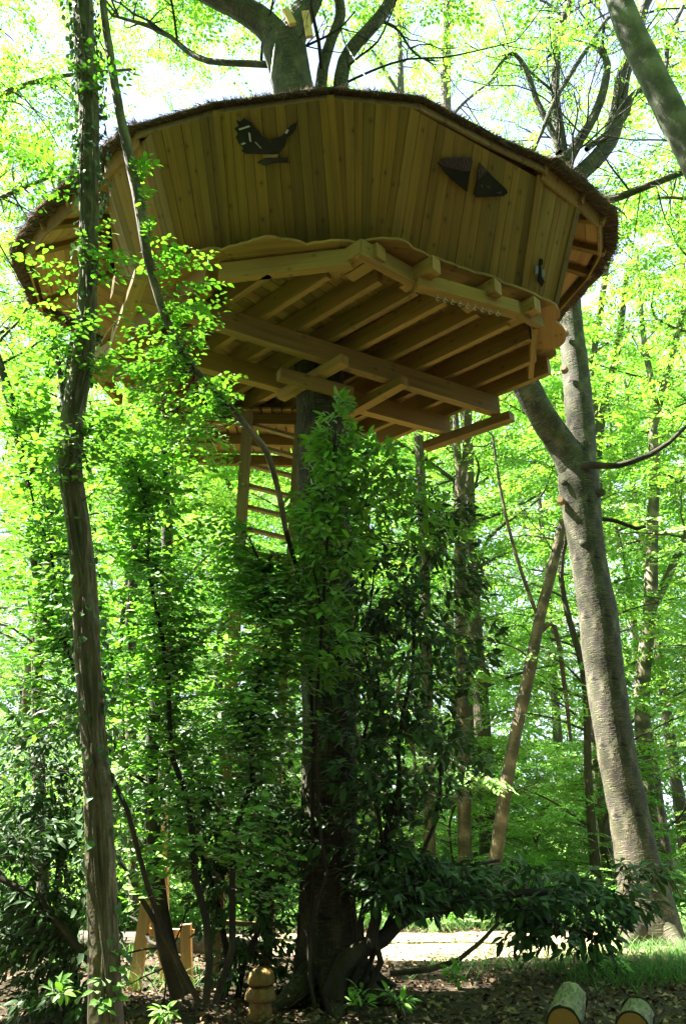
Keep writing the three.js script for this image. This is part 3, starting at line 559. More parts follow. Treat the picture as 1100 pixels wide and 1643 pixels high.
// --- a whole forest tree grown at the origin, to be set out in many places
function growTree(name, seed, { H, r, from, limbs, reach, subs = 6, per = 5, barkMat, leafScale = 1, lean = 0.4, drooping = 0.05, mat = leafOf.spring }) {
  const R = RNG(seed), o = new THREE.Group(); o.name = name;
  const tp = []; for (let i = 0; i <= 6; i++) { const t = i / 6; tp.push(V((R() - 0.5) * lean * t * 2, H * t - (i ? 0 : 0.25), (R() - 0.5) * lean * t * 2)); }
  const tr = [r * 1.5, r * 1.05, r * 0.9, r * 0.75, r * 0.55, r * 0.35, r * 0.12], curve = new THREE.CatmullRomCurve3(tp, false, 'centripetal');
  part('trunk', tube(tp, tr, { sides: 9, rough: 0.08, seed, seg: 26 }), barkMat, o);
  const tw = [], lists = [[], []];
  for (let i = 0; i < limbs; i++) {
    const t = lerp(from, 0.98, (i + R() * 0.8) / limbs), p0 = curve.getPoint(t), az = i * 2.4 + R(), k = 1 - 0.62 * Math.max(0, (t - from) / (1 - from)), L = reach * k * (0.65 + 0.6 * R());
    const out = V(Math.cos(az), 0, Math.sin(az)), up = 0.3 + 0.5 * R(), side = V(-out.z, 0, out.x);
    const pts = [p0, p0.clone().addScaledVector(out, L * 0.33).add(V(0, up * L * 0.25, 0)).addScaledVector(side, (R() - 0.5) * L * 0.15), p0.clone().addScaledVector(out, L * 0.68).add(V(0, up * L * 0.42, 0)).addScaledVector(side, (R() - 0.5) * L * 0.25), p0.clone().addScaledVector(out, L).add(V(0, up * L * 0.45, 0)).addScaledVector(side, (R() - 0.5) * L * 0.3)];
    const r0 = Math.min(r * 0.4, 0.012 + L * 0.014);
    part('limb', tube(pts, [r0, r0 * 0.7, r0 * 0.4, r0 * 0.15], { sides: 5, seg: 9, rough: 0.06, seed: seed + i }), barkMat, o);
    const lc = new THREE.CatmullRomCurve3(pts);
    for (let j = 0; j < subs; j++) {
      const s = lerp(0.22, 1, (j + R() * 0.7) / subs), q = lc.getPoint(s), ld = lc.getTangent(s), sd = ld.clone().cross(UPV).normalize().multiplyScalar(j % 2 ? 1 : -1);
      const dir = ld.clone().multiplyScalar(0.7).addScaledVector(sd, 0.8).addScaledVector(rv(R), 0.35).normalize(); dir.y -= drooping;
      const l = (0.5 + 0.9 * R()) * Math.max(0.6, L * 0.33), e = q.clone().addScaledVector(dir, l).add(V(0, -0.08 * l, 0));
      tw.push(tube([q, q.clone().lerp(e, 0.5).add(V(0, 0.05 * l, 0)), e], [0.013, 0.008, 0.003], { sides: 3, seg: 3 }));
      const c = tint(R, 0.3, 0.15);
      for (let m = 0; m < per; m++) {
        const u = (m + 0.6) / per, p = q.clone().lerp(e, u).add(V(0, 0.03, 0)), pd = dir.clone().addScaledVector(dir.clone().cross(UPV).normalize(), (m % 2 ? 0.8 : -0.8) * (1 - 0.6 * u)).addScaledVector(rv(R), 0.25); pd.y -= 0.12 + drooping;
        lists[m % 2].push({ m: frame(p, pd, V(0, 1, 0).addScaledVector(rv(R), 0.3), leafScale * (0.75 + 0.5 * R()), new THREE.Matrix4()), c: c.clone().multiplyScalar(0.85 + 0.3 * R()) });
      }
    }
  }
  part('twigs', mergeGeometries(tw), barkMat, o, 'stuff');
  part('crown', mergeGeometries(lists.map((l, k) => scattered(sprays[k], l))), leafOf.springJoined, o, 'stuff');
  return o;
}
const protoTrees = [
  growTree('forest_tree', 101, { H: 22, r: 0.17, from: 0.18, limbs: 21, reach: 4.2, barkMat: bark.forest, leafScale: 1.4 }),
  growTree('forest_tree', 102, { H: 19, r: 0.13, from: 0.12, limbs: 20, reach: 3.6, barkMat: bark.pale, leafScale: 1.35 }),
  growTree('forest_tree', 103, { H: 24, r: 0.2, from: 0.3, limbs: 19, reach: 4.6, barkMat: bark.forest, leafScale: 1.45 }),
  growTree('forest_tree', 104, { H: 15, r: 0.09, from: 0.1, limbs: 21, reach: 3.2, barkMat: bark.forest, leafScale: 1.3, lean: 0.8 }),
  growTree('forest_tree', 106, { H: 20, r: 0.16, from: 0.2, limbs: 20, reach: 4.6, subs: 6, per: 5, barkMat: bark.forest, leafScale: 1.6 }),
  growTree('forest_tree', 105, { H: 9, r: 0.055, from: 0.12, limbs: 18, reach: 2.6, barkMat: bark.pale, leafScale: 1.25, lean: 0.6 }),
];
const bushes = [
  growTree('hazel_bush', 201, { H: 3.4, r: 0.03, from: 0.12, limbs: 18, reach: 1.5, subs: 5, per: 5, barkMat: bark.forest, leafScale: 0.9 }),
  growTree('hazel_bush', 202, { H: 2.2, r: 0.02, from: 0.1, limbs: 16, reach: 1.2, subs: 5, per: 4, barkMat: bark.forest, leafScale: 0.85 }),
];
function setOut(proto, x, f, s, turn, label, group, cat) {
  const c = proto.clone(); c.name = numbered(proto.name); c.position.set(x, groundY(x, -f) - 0.02, -f); c.rotation.y = turn; c.scale.setScalar(s); scene.add(c);
  return tag(c, label, cat, group);
}
{
  const R = RNG(77), put = [];
  const keep = [[-0.25, 8.3, 3.5], [4.9, 12.6, 2.2], [3.1, 16, 1.2], [3.6, 15, 1.2], [7, 18, 1.5], [5.5, 20, 1]];
  let n = 0; const row = [], low = [];
  for (let tries = 0; tries < 4000 && n < 44; tries++) {
    const f = 13.5 + 30 * Math.pow(R(), 1.25), x = (R() * 2 - 1) * (0.5 * f + 2.5);
    if (put.some(([a, b]) => Math.hypot(a - x, b - f) < 1.5 + 0.035 * f) || keep.some(([a, b, r]) => Math.hypot(a - x, b - f) < r)) continue;
    const q = Math.max(0, Math.min(1, ((1.2 - x) * 10 + (f - 12.4) * 1.4) / (10 * 10 + 1.4 * 1.4))); if (Math.hypot(x - (1.2 - 10 * q), f - (12.4 + 1.4 * q)) < 3.2) continue;   // the clearing that lets the sun on the path
    put.push([x, f]); n++;
    const near = f < 20, kind = near ? [1, 3, 5, 3, 0][Math.floor(R() * 5)] : [0, 1, 2, 0, 3][Math.floor(R() * 5)];
    row.push({ x, f, o: setOut(protoTrees[kind], x, f, 0.85 + 0.35 * R(), R() * 6.28, '', 'forest trees of the wood behind the tree house', 'tree'), kind });
  }
  for (let i = 0; i < 30; i++) {
    const f = 13 + 16 * R(), x = (R() * 2 - 1) * (0.48 * f + 1); if (Math.hypot((x - 1.2) / 5, (f - 12.4) / 2) < 1.15 || Math.hypot(x - 4.9, f - 12.6) < 1.4) continue;
    low.push({ x, f, o: setOut(bushes[i % 2], x, f, 0.7 + 0.6 * R(), R() * 6.28, '', 'undergrowth bushes behind the path', 'bush') });
  }
  const nth = (i) => ['leftmost', 'second', 'third', 'fourth', 'fifth', 'sixth', 'seventh', 'eighth', 'ninth', 'tenth', 'eleventh', 'twelfth', 'thirteenth', 'fourteenth', 'fifteenth', 'sixteenth', 'seventeenth', 'eighteenth', 'nineteenth', 'twentieth', 'twenty-first', 'twenty-second', 'twenty-third', 'twenty-fourth', 'twenty-fifth'][i] + (i ? ' from the left' : '');
  for (const [lo, hi, w] of [[0, 18, 'nearest'], [18, 27, 'middle'], [27, 99, 'farthest']]) row.filter((r) => r.f >= lo && r.f < hi).sort((a, b) => a.x / a.f - b.x / b.f).forEach((r, i) => { r.o.userData.label = ['tall dark-barked', 'pale-barked', 'very tall dark-barked', 'slim crooked', 'tall bushy', 'tall loose-leaved', 'small pale-barked'][r.kind] + ' forest tree, ' + nth(i) + ' in the ' + w + ' row of the wood'; });
  low.sort((a, b) => a.x / a.f - b.x / b.f).forEach((r, i) => { r.o.userData.label = 'leafy green undergrowth bush behind the path, ' + (i < 20 ? nth(i) : nth(low.length - 1 - i).replace('left', 'right').replace('leftmost', 'rightmost')); });
  // the wood goes on behind the photographer and on both sides; it keeps the open sky off the glade
  for (let i = 0; i < 34; i++) { const a = Math.PI * (-0.1 + 1.2 * (i % 17 + 0.3 * R()) / 16), d = (i < 17 ? 7.5 + 1.5 * R() : 12 + 3 * R()) + 5.5 * Math.max(0, 1 - Math.sin(Math.max(0, a % Math.PI)) * 1.6); if (i < 17 && i > 14) continue; setOut(protoTrees[4], Math.cos(a) * d, 1.5 - Math.sin(a) * d, 1 + 0.2 * R(), i, 'leafy forest tree of the wood around the glade beside and behind the viewer', 'trees around the glade', 'tree'); }
  const ring = []; for (let i = 0; i < 5000; i++) { const a = Math.PI * (-0.08 + 1.16 * R()), d = 18 + 5 * R(), y = 17 * R(); ring.push({ m: frame(V(Math.cos(a) * d, y, 1 + Math.sin(a) * d), V(R() - 0.5, -0.15, R() - 0.5), V(0, 1, 0).addScaledVector(rv(R), 0.8), 1 + 0.7 * R(), new THREE.Matrix4()), c: tint(R, 0.35, 0.15).multiplyScalar(0.6) }); }
  tag(instances('surrounding_wood', farSpray, leafOf.hornbeam, ring, null), 'wood of green leaves closing the glade behind the viewer', 'woodland', null, 'stuff');
  // the far wood, one mass
  const list = [];
  for (let i = 0; i < 13000; i++) { const f = 44 + 10 * R(), x = (R() * 2 - 1) * (0.55 * f + 6), y = 34 * Math.pow(R(), 1.2); list.push({ m: frame(V(x, y, -f), V(R() - 0.5, -0.15, R() - 0.5), V(0, 1, 0).addScaledVector(rv(R), 0.5), 0.8 + 0.7 * R(), new THREE.Matrix4()), c: tint(R, 0.35, 0.15) }); }
  tag(instances('far_wood', farSpray, leafOf.spring, list, null), 'far wood of pale green leaves closing the view', 'woodland', null, 'stuff');
}
// --- the host tree
const hostStems = [
  [[527, 1612, 8.5, 150], [526, 1570, 8.45, 112], [526, 1450, 8.4, 92], [528, 1200, 8.35, 88], [522, 900, 8.3, 84], [516, 700, 8.25, 80], [500, 420, 8.2, 72], [470, 140, 8.2, 66], [455, 75, 8.2, 70]],
  [[462, 95, 8.2, 52], [430, 45, 8.15, 44], [395, 18, 8.1, 40], [340, -10, 8.1, 36], [240, -60, 8.2, 30]],
  [[458, 85, 8.2, 56], [478, 35, 8.25, 44], [500, -5, 8.3, 38], [525, -90, 8.4, 30]],
  [[514, 150, 8.5, 20], [518, 110, 8.5, 18], [532, 60, 8.5, 17], [546, 25, 8.5, 17], [540, -20, 8.5, 15], [530, -80, 8.5, 12]],
  [[545, 145, 8.6, 24], [552, 100, 8.6, 22], [572, 68, 8.6, 21], [606, 32, 8.6, 20], [630, -8, 8.6, 18], [660, -80, 8.6, 14]],
  [[440, 104, 8.3, 12], [400, 102, 8.4, 11], [335, 98, 8.6, 10], [300, 82, 8.8, 9], [275, 60, 8.9, 8], [240, 42, 9, 7], [180, 25, 9.2, 4]],
];
const host = thing('host_tree', 'thick mossy beech trunk that rises through the floor and roof of the tree house', 'tree', null, spot(527, 1605, 8.4));
hostStems.forEach((s, i) => part(i ? 'limb' : 'trunk', stemGeo(s, { sides: i ? 10 : 18, seed: i + 3, seg: i ? 0 : 60, rough: i ? 0.06 : 0.05 }), bark.host, host));
for (const r of [[[560, 1560, 8.3, 40], [590, 1590, 8.2, 34], [640, 1612, 8.1, 16]], [[500, 1560, 8.2, 44], [470, 1595, 8.0, 36], [435, 1622, 7.9, 14]], [[530, 1570, 8.1, 50], [535, 1612, 7.9, 34], [545, 1640, 7.7, 12]], [[575, 1540, 8.5, 26], [605, 1572, 8.6, 22], [632, 1582, 8.8, 10]]]) part('root', stemGeo(r, { sides: 9 }), bark.host, host);
crownOf(host, [[330, 20, 9.5, 160, 70, 40], [480, -120, 9, 300, 120, 160], [650, 0, 9.5, 120, 90, 40], [240, -60, 9, 160, 90, 60]], 301, 0.8, hostStems, [0.25, 0.15]);
ramify(host, hostStems.slice(1), 14, 2.2, 810, bark.twig, 0.03);
{ // its crown spreads high over the glade
  const R = RNG(303), l = []; for (let i = 0; i < 5600; i++) { const a = R() * 6.28, d = 9.5 * Math.sqrt(R()), y = 15.5 + 6 * R() - 0.01 * d * d; if (Math.sin(a) * d < -6.2) continue; l.push({ m: frame(V(0.5 + Math.cos(a) * d, y, -4.5 + Math.sin(a) * d), V(R() - 0.5, -0.1, R() - 0.5), V(0, 1, 0).addScaledVector(rv(R), 0.4), 0.8 + 0.6 * R(), new THREE.Matrix4()), c: tint(R, 0.3, 0.15) }); }
  part('crown', scattered(sprays[1], l), leafOf.springJoined, host, 'stuff');
}
for (const [a, b] of [[[458, 18], [470, 42]], [[490, 22], [497, 62]]]) { const p = spot(a[0], a[1], 7.75), q = spot(b[0], b[1], 7.75); tag(part('wooden_wedge', beam(q, p, 0.1, 0.05, V(0, 0, 1)), soffitWood[0], scene), a[0] < 480 ? 'left pale wooden wedge strapped to the host trunk above the roof' : 'right pale wooden wedge strapped to the host trunk above the roof', 'wooden block', null); }
for (const [a, b, l] of [[[441, 70, 7.9], [431, 150, 6.8], 'thin steel stay from trunk down to the roof, left one'], [[548, 62, 8.4], [604, 152, 6.9], 'thin steel stay from trunk down to the roof, right one']]) { const o = part('stay_cable', tube([spot(...a), spot(...b)], [0.008, 0.008], { sides: 5, seg: 4 }), leadM, scene); o.name = numbered('stay_cable'); tag(o, l, 'cable'); }
// --- the forked beech on the right
const beechStems = [
  [[1046, 1525, 12.6, 108], [1040, 1480, 12.6, 92], [1026, 1400, 12.6, 74], [1006, 1300, 12.6, 62], [986, 1200, 12.6, 60], [972, 1100, 12.6, 60], [960, 1000, 12.6, 60], [944, 900, 12.6, 57], [934, 830, 12.6, 60], [928, 770, 12.6, 64], [926, 730, 12.6, 54]],
  [[922, 760, 12.6, 50], [905, 720, 12.55, 47], [878, 680, 12.4, 45], [848, 630, 12.2, 44], [800, 540, 12, 42], [740, 430, 12, 36]],
  [[930, 760, 12.7, 50], [931, 700, 12.7, 46], [923, 610, 12.7, 42], [915, 520, 12.7, 38], [909, 440, 12.7, 36], [905, 340, 12.7, 34], [903, 262, 12.7, 30]],
  [[904, 275, 12.7, 24], [898, 218, 12.7, 18], [891, 164, 12.7, 14], [891, 109, 12.7, 13], [898, 44, 12.7, 12], [918, -10, 12.7, 10], [925, -80, 12.7, 7]],
  [[908, 262, 12.6, 20], [924, 232, 12.6, 17], [951, 189, 12.6, 15], [969, 138, 12.6, 13], [972, 95, 12.6, 11], [951, 70, 12.6, 8]],
  [[906, 330, 12.8, 30], [925, 285, 12.8, 28], [952, 258, 12.8, 28], [978, 224, 12.8, 27], [991, 175, 12.8, 25], [1000, 120, 12.8, 23], [1020, 70, 12.8, 20], [1032, 10, 12.8, 16], [1080, -60, 12.8, 12]],
  [[896, 245, 12.5, 13], [889, 220, 12.5, 11], [862, 165, 12.4, 9], [840, 105, 12.4, 8], [820, 85, 12.4, 6], [788, 120, 12.4, 3]],
  [[856, 240, 12, 5], [875, 195, 12, 7], [890, 160, 12, 8], [945, 72, 12, 7], [974, 28, 12, 5]],
  [[905, 300, 12.6, 15], [950, 318, 12.3, 14], [985, 318, 12, 13], [1025, 303, 11.8, 12], [1090, 278, 11.7, 10], [1130, 262, 11.7, 8]],
  [[935, 748, 12.3, 16], [955, 746, 12.1, 11], [985, 748, 12, 10], [1020, 738, 12, 9], [1060, 720, 12, 8], [1102, 682, 12, 6]],
  [[958, 832, 12.5, 8], [985, 835, 12.6, 7], [1020, 848, 12.7, 7], [1035, 845, 12.7, 4]],
  [[940, 240, 12.6, 9], [1000, 190, 12.6, 11], [1016, 150, 12.6, 10], [1060, 130, 12.6, 8], [1072, 60, 12.6, 7], [1095, 10, 12.6, 6]],
];
const beech = thing('forked_beech', 'big leaning beech with a forked grey trunk right of the tree house', 'tree', null, spot(1046, 1515, 12.6));
beechStems.forEach((s, i) => part(i ? 'limb' : 'trunk', stemGeo(s, { sides: i < 3 ? 18 : 8, seed: i + 40, seg: i < 3 ? 44 : 0 }), i > 8 && i < 11 ? bark.twig : i > 2 ? bark.host : bark.beech, beech));
for (const r of [[[1060, 1480, 12.4, 40], [1080, 1512, 12.2, 34], [1100, 1528, 12, 12]], [[1020, 1490, 12.3, 36], [1008, 1522, 12.1, 26], [1000, 1535, 11.9, 8]]]) part('root', stemGeo(r), bark.beech, beech);
for (const [x, y, w] of [[938, 872, 20], [940, 745, 22], [962, 790, 18], [905, 775, 12], [972, 1010, 26]]) { const r = w / 2 * mPerPx(12.4, y), g = new THREE.SphereGeometry(r, 16, 12); g.scale(1, 0.85, 0.55); const p = spot(x, y, 12.36); g.translate(p.x, p.y, p.z); part('knot', g, bark.beech, beech); }
for (const [x, y] of [[905, 533], [904, 592], [899, 803]]) { const g = new THREE.CylinderGeometry(0.055, 0.07, 0.14, 12); g.rotateX(Math.PI / 2); g.rotateY(-0.5); const p = spot(x, y, 12.42); g.translate(p.x, p.y, p.z); part('cut_stub', g, paleWood[0], beech); }
crownOf(beech, [[960, 120, 13, 170, 120, 100], [860, 90, 13, 120, 110, 70], [1050, 330, 12.5, 80, 120, 50], [800, 40, 13, 140, 80, 70], [1040, 500, 12.6, 70, 100, 40], [840, 330, 11.6, 60, 60, 50], [760, 300, 12.6, 60, 60, 40]], 302, 0.75, beechStems.slice(3), [0.25, 0.15]);
ramify(beech, beechStems.slice(3, 9), 30, 2.4, 811, bark.twig, 0.032);
// --- the leaning smooth trunk in the upper right corner
const leaner = thing('leaning_tree', 'smooth grey trunk leaning across the upper right corner', 'tree', null, spot(1700, 1500, 8.6));
part('trunk', stemGeo([[1560, 1560, 9.8, 74], [1290, 700, 8.9, 58], [1160, 360, 8.4, 50], [1108, 245, 8.2, 47], [1080, 190, 8.15, 45], [1046, 122, 8.1, 44], [1016, 62, 8.05, 42], [992, 0, 8, 39], [965, -90, 8, 34]], { sides: 18, rough: 0.04, seed: 9 }), bark.smooth, leaner);
// --- named thinner trunks behind
const thin = [
  ['straight_tree', 'straight thin trunk just right of the host tree, passing behind the deck corner', [[[747, 1470, 16, 26], [745, 1370, 16, 22], [744, 1200, 16, 20], [738, 1000, 16, 18], [738, 850, 16, 18], [738, 770, 16, 17]], [[738, 780, 16, 13], [733, 720, 16, 11], [728, 600, 16, 9], [716, 200, 16, 16], [714, 90, 16, 17], [718, -20, 16, 16]], [[738, 780, 16, 14], [748, 720, 16, 12], [752, 600, 16, 10], [745, 300, 16, 8]]], bark.pale],
  ['bowed_tree', 'bowed thin trunk leaning right between the thin trunk and forked beech', [[[780, 1450, 15, 26], [794, 1380, 15, 22], [818, 1220, 15, 20], [848, 1080, 15, 19], [868, 980, 15, 18], [888, 900, 15, 16], [903, 835, 15, 14]], [[858, 1020, 15, 10], [885, 1000, 15, 8], [905, 1100, 15.3, 7], [915, 1190, 15.5, 5]], [[862, 990, 15, 6], [830, 900, 15, 6], [805, 800, 15, 5], [790, 700, 15, 4]]], bark.pale],
  ['twin_tree', 'pale two-limbed trunk behind and right of the forked beech', [[[1052, 1420, 18, 20], [1044, 1300, 18, 19], [1030, 1180, 18, 24], [1030, 1100, 18, 24], [1042, 980, 18, 22], [1046, 850, 18, 18], [1050, 740, 18, 17], [1046, 690, 18, 16], [1048, 660, 18, 15]], [[1043, 980, 18, 14], [1062, 945, 18, 13], [1086, 890, 18, 12], [1110, 840, 18, 11]], [[1048, 670, 18, 11], [1042, 600, 18, 10], [1034, 560, 18, 9], [1020, 400, 18, 6]], [[1049, 680, 18, 12], [1066, 610, 18, 11], [1085, 540, 18, 11], [1104, 470, 18, 10], [1130, 400, 18, 8]]], bark.silver],
  ['dark_tree', 'dark crooked trunk rising between the forked beech limbs and frame edge', [[[1000, 1460, 20, 22], [985, 1200, 20, 18], [965, 900, 20, 16], [958, 720, 20, 15], [972, 640, 20, 14], [990, 560, 20, 11], [1005, 440, 20, 8]], [[960, 720, 20, 10], [950, 600, 20, 10], [962, 500, 20, 10], [980, 380, 20, 8]]], bark.forest],
  ['pale_tree', 'pale thin trunk on the far left with a steep fork', [[[70, 1430, 9.5, 20], [60, 1100, 9.5, 16], [80, 850, 9.5, 15], [70, 770, 9.5, 15], [40, 700, 9.5, 14], [5, 600, 9.5, 13], [-30, 480, 9.5, 12]], [[75, 800, 9.5, 10], [102, 690, 9.5, 8], [90, 560, 9.5, 7], [72, 500, 9.5, 5]]], bark.forest],
  ['coppiced_tree', 'cluster of thin dark stems fanning upward left of the ivy-clad trunk', [[[70, 1450, 10, 22], [60, 1000, 10, 15], [75, 860, 10, 12], [95, 700, 10, 10], [108, 600, 10, 8], [125, 480, 10, 5]], [[62, 950, 10, 11], [48, 840, 10, 9], [60, 690, 10, 8], [85, 560, 10, 6], [100, 470, 10, 4]], [[70, 880, 10, 9], [40, 760, 10, 8], [14, 650, 10, 7], [-10, 560, 10, 6]], [[85, 780, 10, 7], [120, 690, 10, 7], [160, 560, 10, 5], [172, 520, 10, 4]]], bark.forest],
  ['dark_sapling', 'dark trunk leaning in front of the ladder foot', [[[290, 1600, 7.6, 34], [268, 1520, 7.6, 30], [250, 1400, 7.6, 26], [243, 1250, 7.6, 22], [255, 1050, 7.6, 17], [268, 850, 7.6, 13], [262, 700, 7.6, 8]]], bark.twig],
  ['slim_tree', 'slim grey trunk seen left of the ladder through the leaves', [[[215, 1450, 11, 18], [210, 1000, 11, 17], [218, 850, 11, 16], [212, 760, 11, 15], [235, 700, 11, 12]], [[214, 900, 11, 9], [240, 780, 11, 9], [255, 740, 11, 7]]], bark.forest],
  ['stout_tree', 'stout shaded trunk seen between slim trunk and ladder', [[[262, 1450, 13, 20], [265, 1000, 13, 20], [270, 800, 13, 18], [272, 600, 13, 14], [280, 400, 13, 8]]], bark.forest],
];
{ // two leafy trees whose boughs hang into the upper corners of the view
  for (const [label, stems, blobs, seed] of [
    ['leafy tree beyond the left edge whose boughs hang behind the ivy-clad trunk', [[[-160, 1500, 10.5, 40], [-150, 900, 10.5, 32], [-120, 400, 10.5, 26], [-60, 100, 10.5, 18], [0, -60, 10.5, 10]], [[-125, 420, 10.5, 12], [-20, 330, 10.6, 8], [90, 280, 10.8, 5]], [[-90, 200, 10.5, 12], [60, 130, 11, 8], [220, 110, 11.6, 4]], [[-140, 640, 10.5, 12], [-40, 560, 10.5, 8], [60, 500, 10.8, 4]]], [[50, 190, 11, 110, 90, 110], [60, 60, 11.4, 130, 70, 90], [230, 60, 12.4, 120, 70, 90], [330, 60, 13, 90, 60, 50], [40, 330, 10.8, 80, 80, 70], [30, 520, 10.8, 70, 90, 40]], 451],
    ['leafy tree far behind the roof between host tree and forked beech', [[[690, 1440, 15.5, 20], [680, 900, 15.5, 17], [650, 300, 15.5, 14], [640, 60, 15.5, 9], [640, -80, 15.5, 5]], [[652, 320, 15.5, 7], [730, 180, 15.6, 5], [800, 120, 15.8, 3]], [[646, 160, 15.5, 6], [590, 70, 15.5, 4]]], [[650, 50, 15.6, 110, 60, 70], [760, 90, 15.8, 90, 70, 50], [820, 200, 15.8, 60, 60, 24], [590, 100, 15.4, 50, 50, 20]], 452],
  ]) {
    const o = thing('overhanging_tree', label, 'tree', null, spot(...stems[0][0].slice(0, 3))); o.position.y = 0;
    stems.forEach((s, i) => part(i ? 'limb' : 'trunk', stemGeo(s, { sides: 9, seed: i + 90 }), bark.forest, o));
    crownOf(o, blobs, seed, 0.75, stems, [0.3, 0.15]);
  }
}
for (const [name, label, stems, b] of thin) {
  const o = thing(name, label, 'tree', null, spot(...stems[0][0].slice(0, 3))); stems.forEach((s, i) => part(i ? 'limb' : 'trunk', stemGeo(s, { sides: 9, seed: i + 60 }), b, o));
  ramify(o, stems, name === 'twin_tree' || name === 'dark_tree' ? 9 : 3, 1.7, 820 + label.length, b, 0.022);
  const t = stems[stems.length - 1], e = t[t.length - 1];
  crownOf(o, [[e[0], e[1], e[2] + 0.5, 60, 70, 16], [stems[0][3][0], stems[0][3][1], e[2] + 0.6, 90, 120, 14]], 400 + label.length, 0.8, stems, [0.3, 0.15]);
}
// --- the ivy-clad tree in front on the left, and the sapling leaning from it
const leftStems = [[[185, 1980, 4.8, 64], [170, 1640, 4.8, 58], [168, 1550, 4.8, 52], [162, 1400, 4.8, 45], [155, 1250, 4.8, 41], [147, 1160, 4.8, 39], [140, 1060, 4.8, 39], [136, 950, 4.8, 38], [127, 850, 4.8, 39], [114, 740, 4.8, 36], [120, 650, 4.8, 35], [134, 570, 4.8, 33], [142, 450, 4.8, 30], [144, 300, 4.8, 30], [141, 150, 4.8, 33], [132, 0, 4.8, 34], [125, -110, 4.8, 32]]];
const leftTree = thing('ivy_clad_tree', 'slender rough trunk in the left foreground with ivy and sunlit sprigs', 'tree', null, V(-1.75, 0, -4.8));
part('trunk', stemGeo(leftStems[0], { sides: 16, seg: 90, rough: 0.11, seed: 5 }), bark.rough, leftTree);
for (const [dx, r] of [[9, 0.012], [-8, 0.009], [14, 0.008]]) part('ivy_stem', tube(leftStems[0].slice(1).map(([x, y, d], i) => spot(x + dx * Math.cos(i * 1.3), y, d - 0.085 - 0.02 * Math.abs(Math.sin(i)))), [r * 1.4, r, r * 0.8], { sides: 6, seg: 70, rough: 0.2 }), bark.rough, leftTree);
{
  const R = RNG(55), c = new THREE.CatmullRomCurve3(stemPts(leftStems[0])), list = [];
  for (let i = 0; i < 1500; i++) {
    const t = R() < 0.62 ? 0.66 + 0.34 * R() : R() < 0.5 ? 0.12 + 0.2 * R() : 0.1 + 0.9 * R(), p = c.getPointAt(t), a = R() * 6.28, out = V(Math.cos(a), 0, Math.sin(a)), rr = 0.085 + 0.09 * R() * R();
    if (Math.abs(a - 1.2) < 0.9 && R() < 0.7) continue;
    list.push({ m: frame(p.addScaledVector(out, rr), V(0, -0.8, 0).addScaledVector(out, 0.4).addScaledVector(rv(R), 0.5), out.clone().add(V(0, 0.5, 0)).addScaledVector(rv(R), 0.4), 0.55 + 0.6 * R(), new THREE.Matrix4()), c: tint(R, 0.35, 0.15) });
  }
  instances('ivy', G.ivy, leafOf.ivy, list, leftTree);
}
foliage(leftTree, { stems: leftStems, seed: 501, geo: G.hornbeam, mat: leafOf.hornbeam, partMats: leafOf.hornbeamParts, parts: 300, perShoot: 9, shoot: 0.33, scale: 0.68, blobs: [[165, 120, 4.75, 50, 60, 14], [40, 270, 4.7, 50, 60, 14], [60, 440, 4.7, 60, 60, 12], [30, 560, 4.7, 40, 80, 24], [175, 400, 4.6, 50, 60, 16], [170, 540, 4.6, 80, 60, 26], [80, 740, 4.7, 90, 50, 30], [150, 700, 4.6, 110, 50, 40], [170, 1560, 4.65, 40, 60, 10], [30, 880, 4.8, 60, 100, 30]] });
const lianaStems = [[[500, 1600, 7.95, 7], [500, 1400, 7.9, 7], [500, 1150, 7.7, 7], [485, 950, 7.2, 7], [458, 850, 6.6, 8], [445, 780, 6.2, 9], [425, 720, 5.95, 10], [400, 690, 5.8, 11], [360, 640, 5.6, 11], [310, 590, 5.4, 12], [270, 520, 5.2, 13], [250, 460, 5.1, 14], [235, 400, 5, 16], [222, 320, 4.95, 17], [205, 240, 4.9, 16], [192, 180, 4.9, 15], [178, 95, 4.9, 13], [165, 0, 4.9, 12], [160, -90, 4.9, 10]]];
const liana = thing('leaning_sapling', 'thin bare-barked sapling leaning beside the ivy-clad trunk across the deck', 'sapling', null, spot(480, 1640, 7.2));
part('trunk', stemGeo(lianaStems[0].slice(4), { sides: 9, seg: 90, rough: 0.13, seed: 15 }), bark.silver, liana);
part('limb', stemGeo(lianaStems[0].slice(0, 6), { sides: 7, seg: 40, rough: 0.1 }), bark.twig, liana);
foliage(liana, { stems: [lianaStems[0].slice(4)], seed: 502, geo: G.hornbeam, mat: leafOf.hornbeam, partMats: leafOf.hornbeamParts, parts: 300, perShoot: 9, shoot: 0.34, scale: 0.7, blobs: [[235, 300, 4.9, 25, 60, 9], [250, 400, 5, 50, 50, 14], [330, 440, 5.1, 40, 40, 10], [300, 520, 5.2, 60, 40, 24], [345, 490, 5.2, 25, 50, 9], [235, 560, 5.2, 70, 50, 34], [260, 630, 5.4, 100, 45, 60], [360, 620, 5.6, 50, 30, 16], [210, 690, 5.4, 80, 35, 40], [330, 670, 5.6, 40, 25, 10]] });
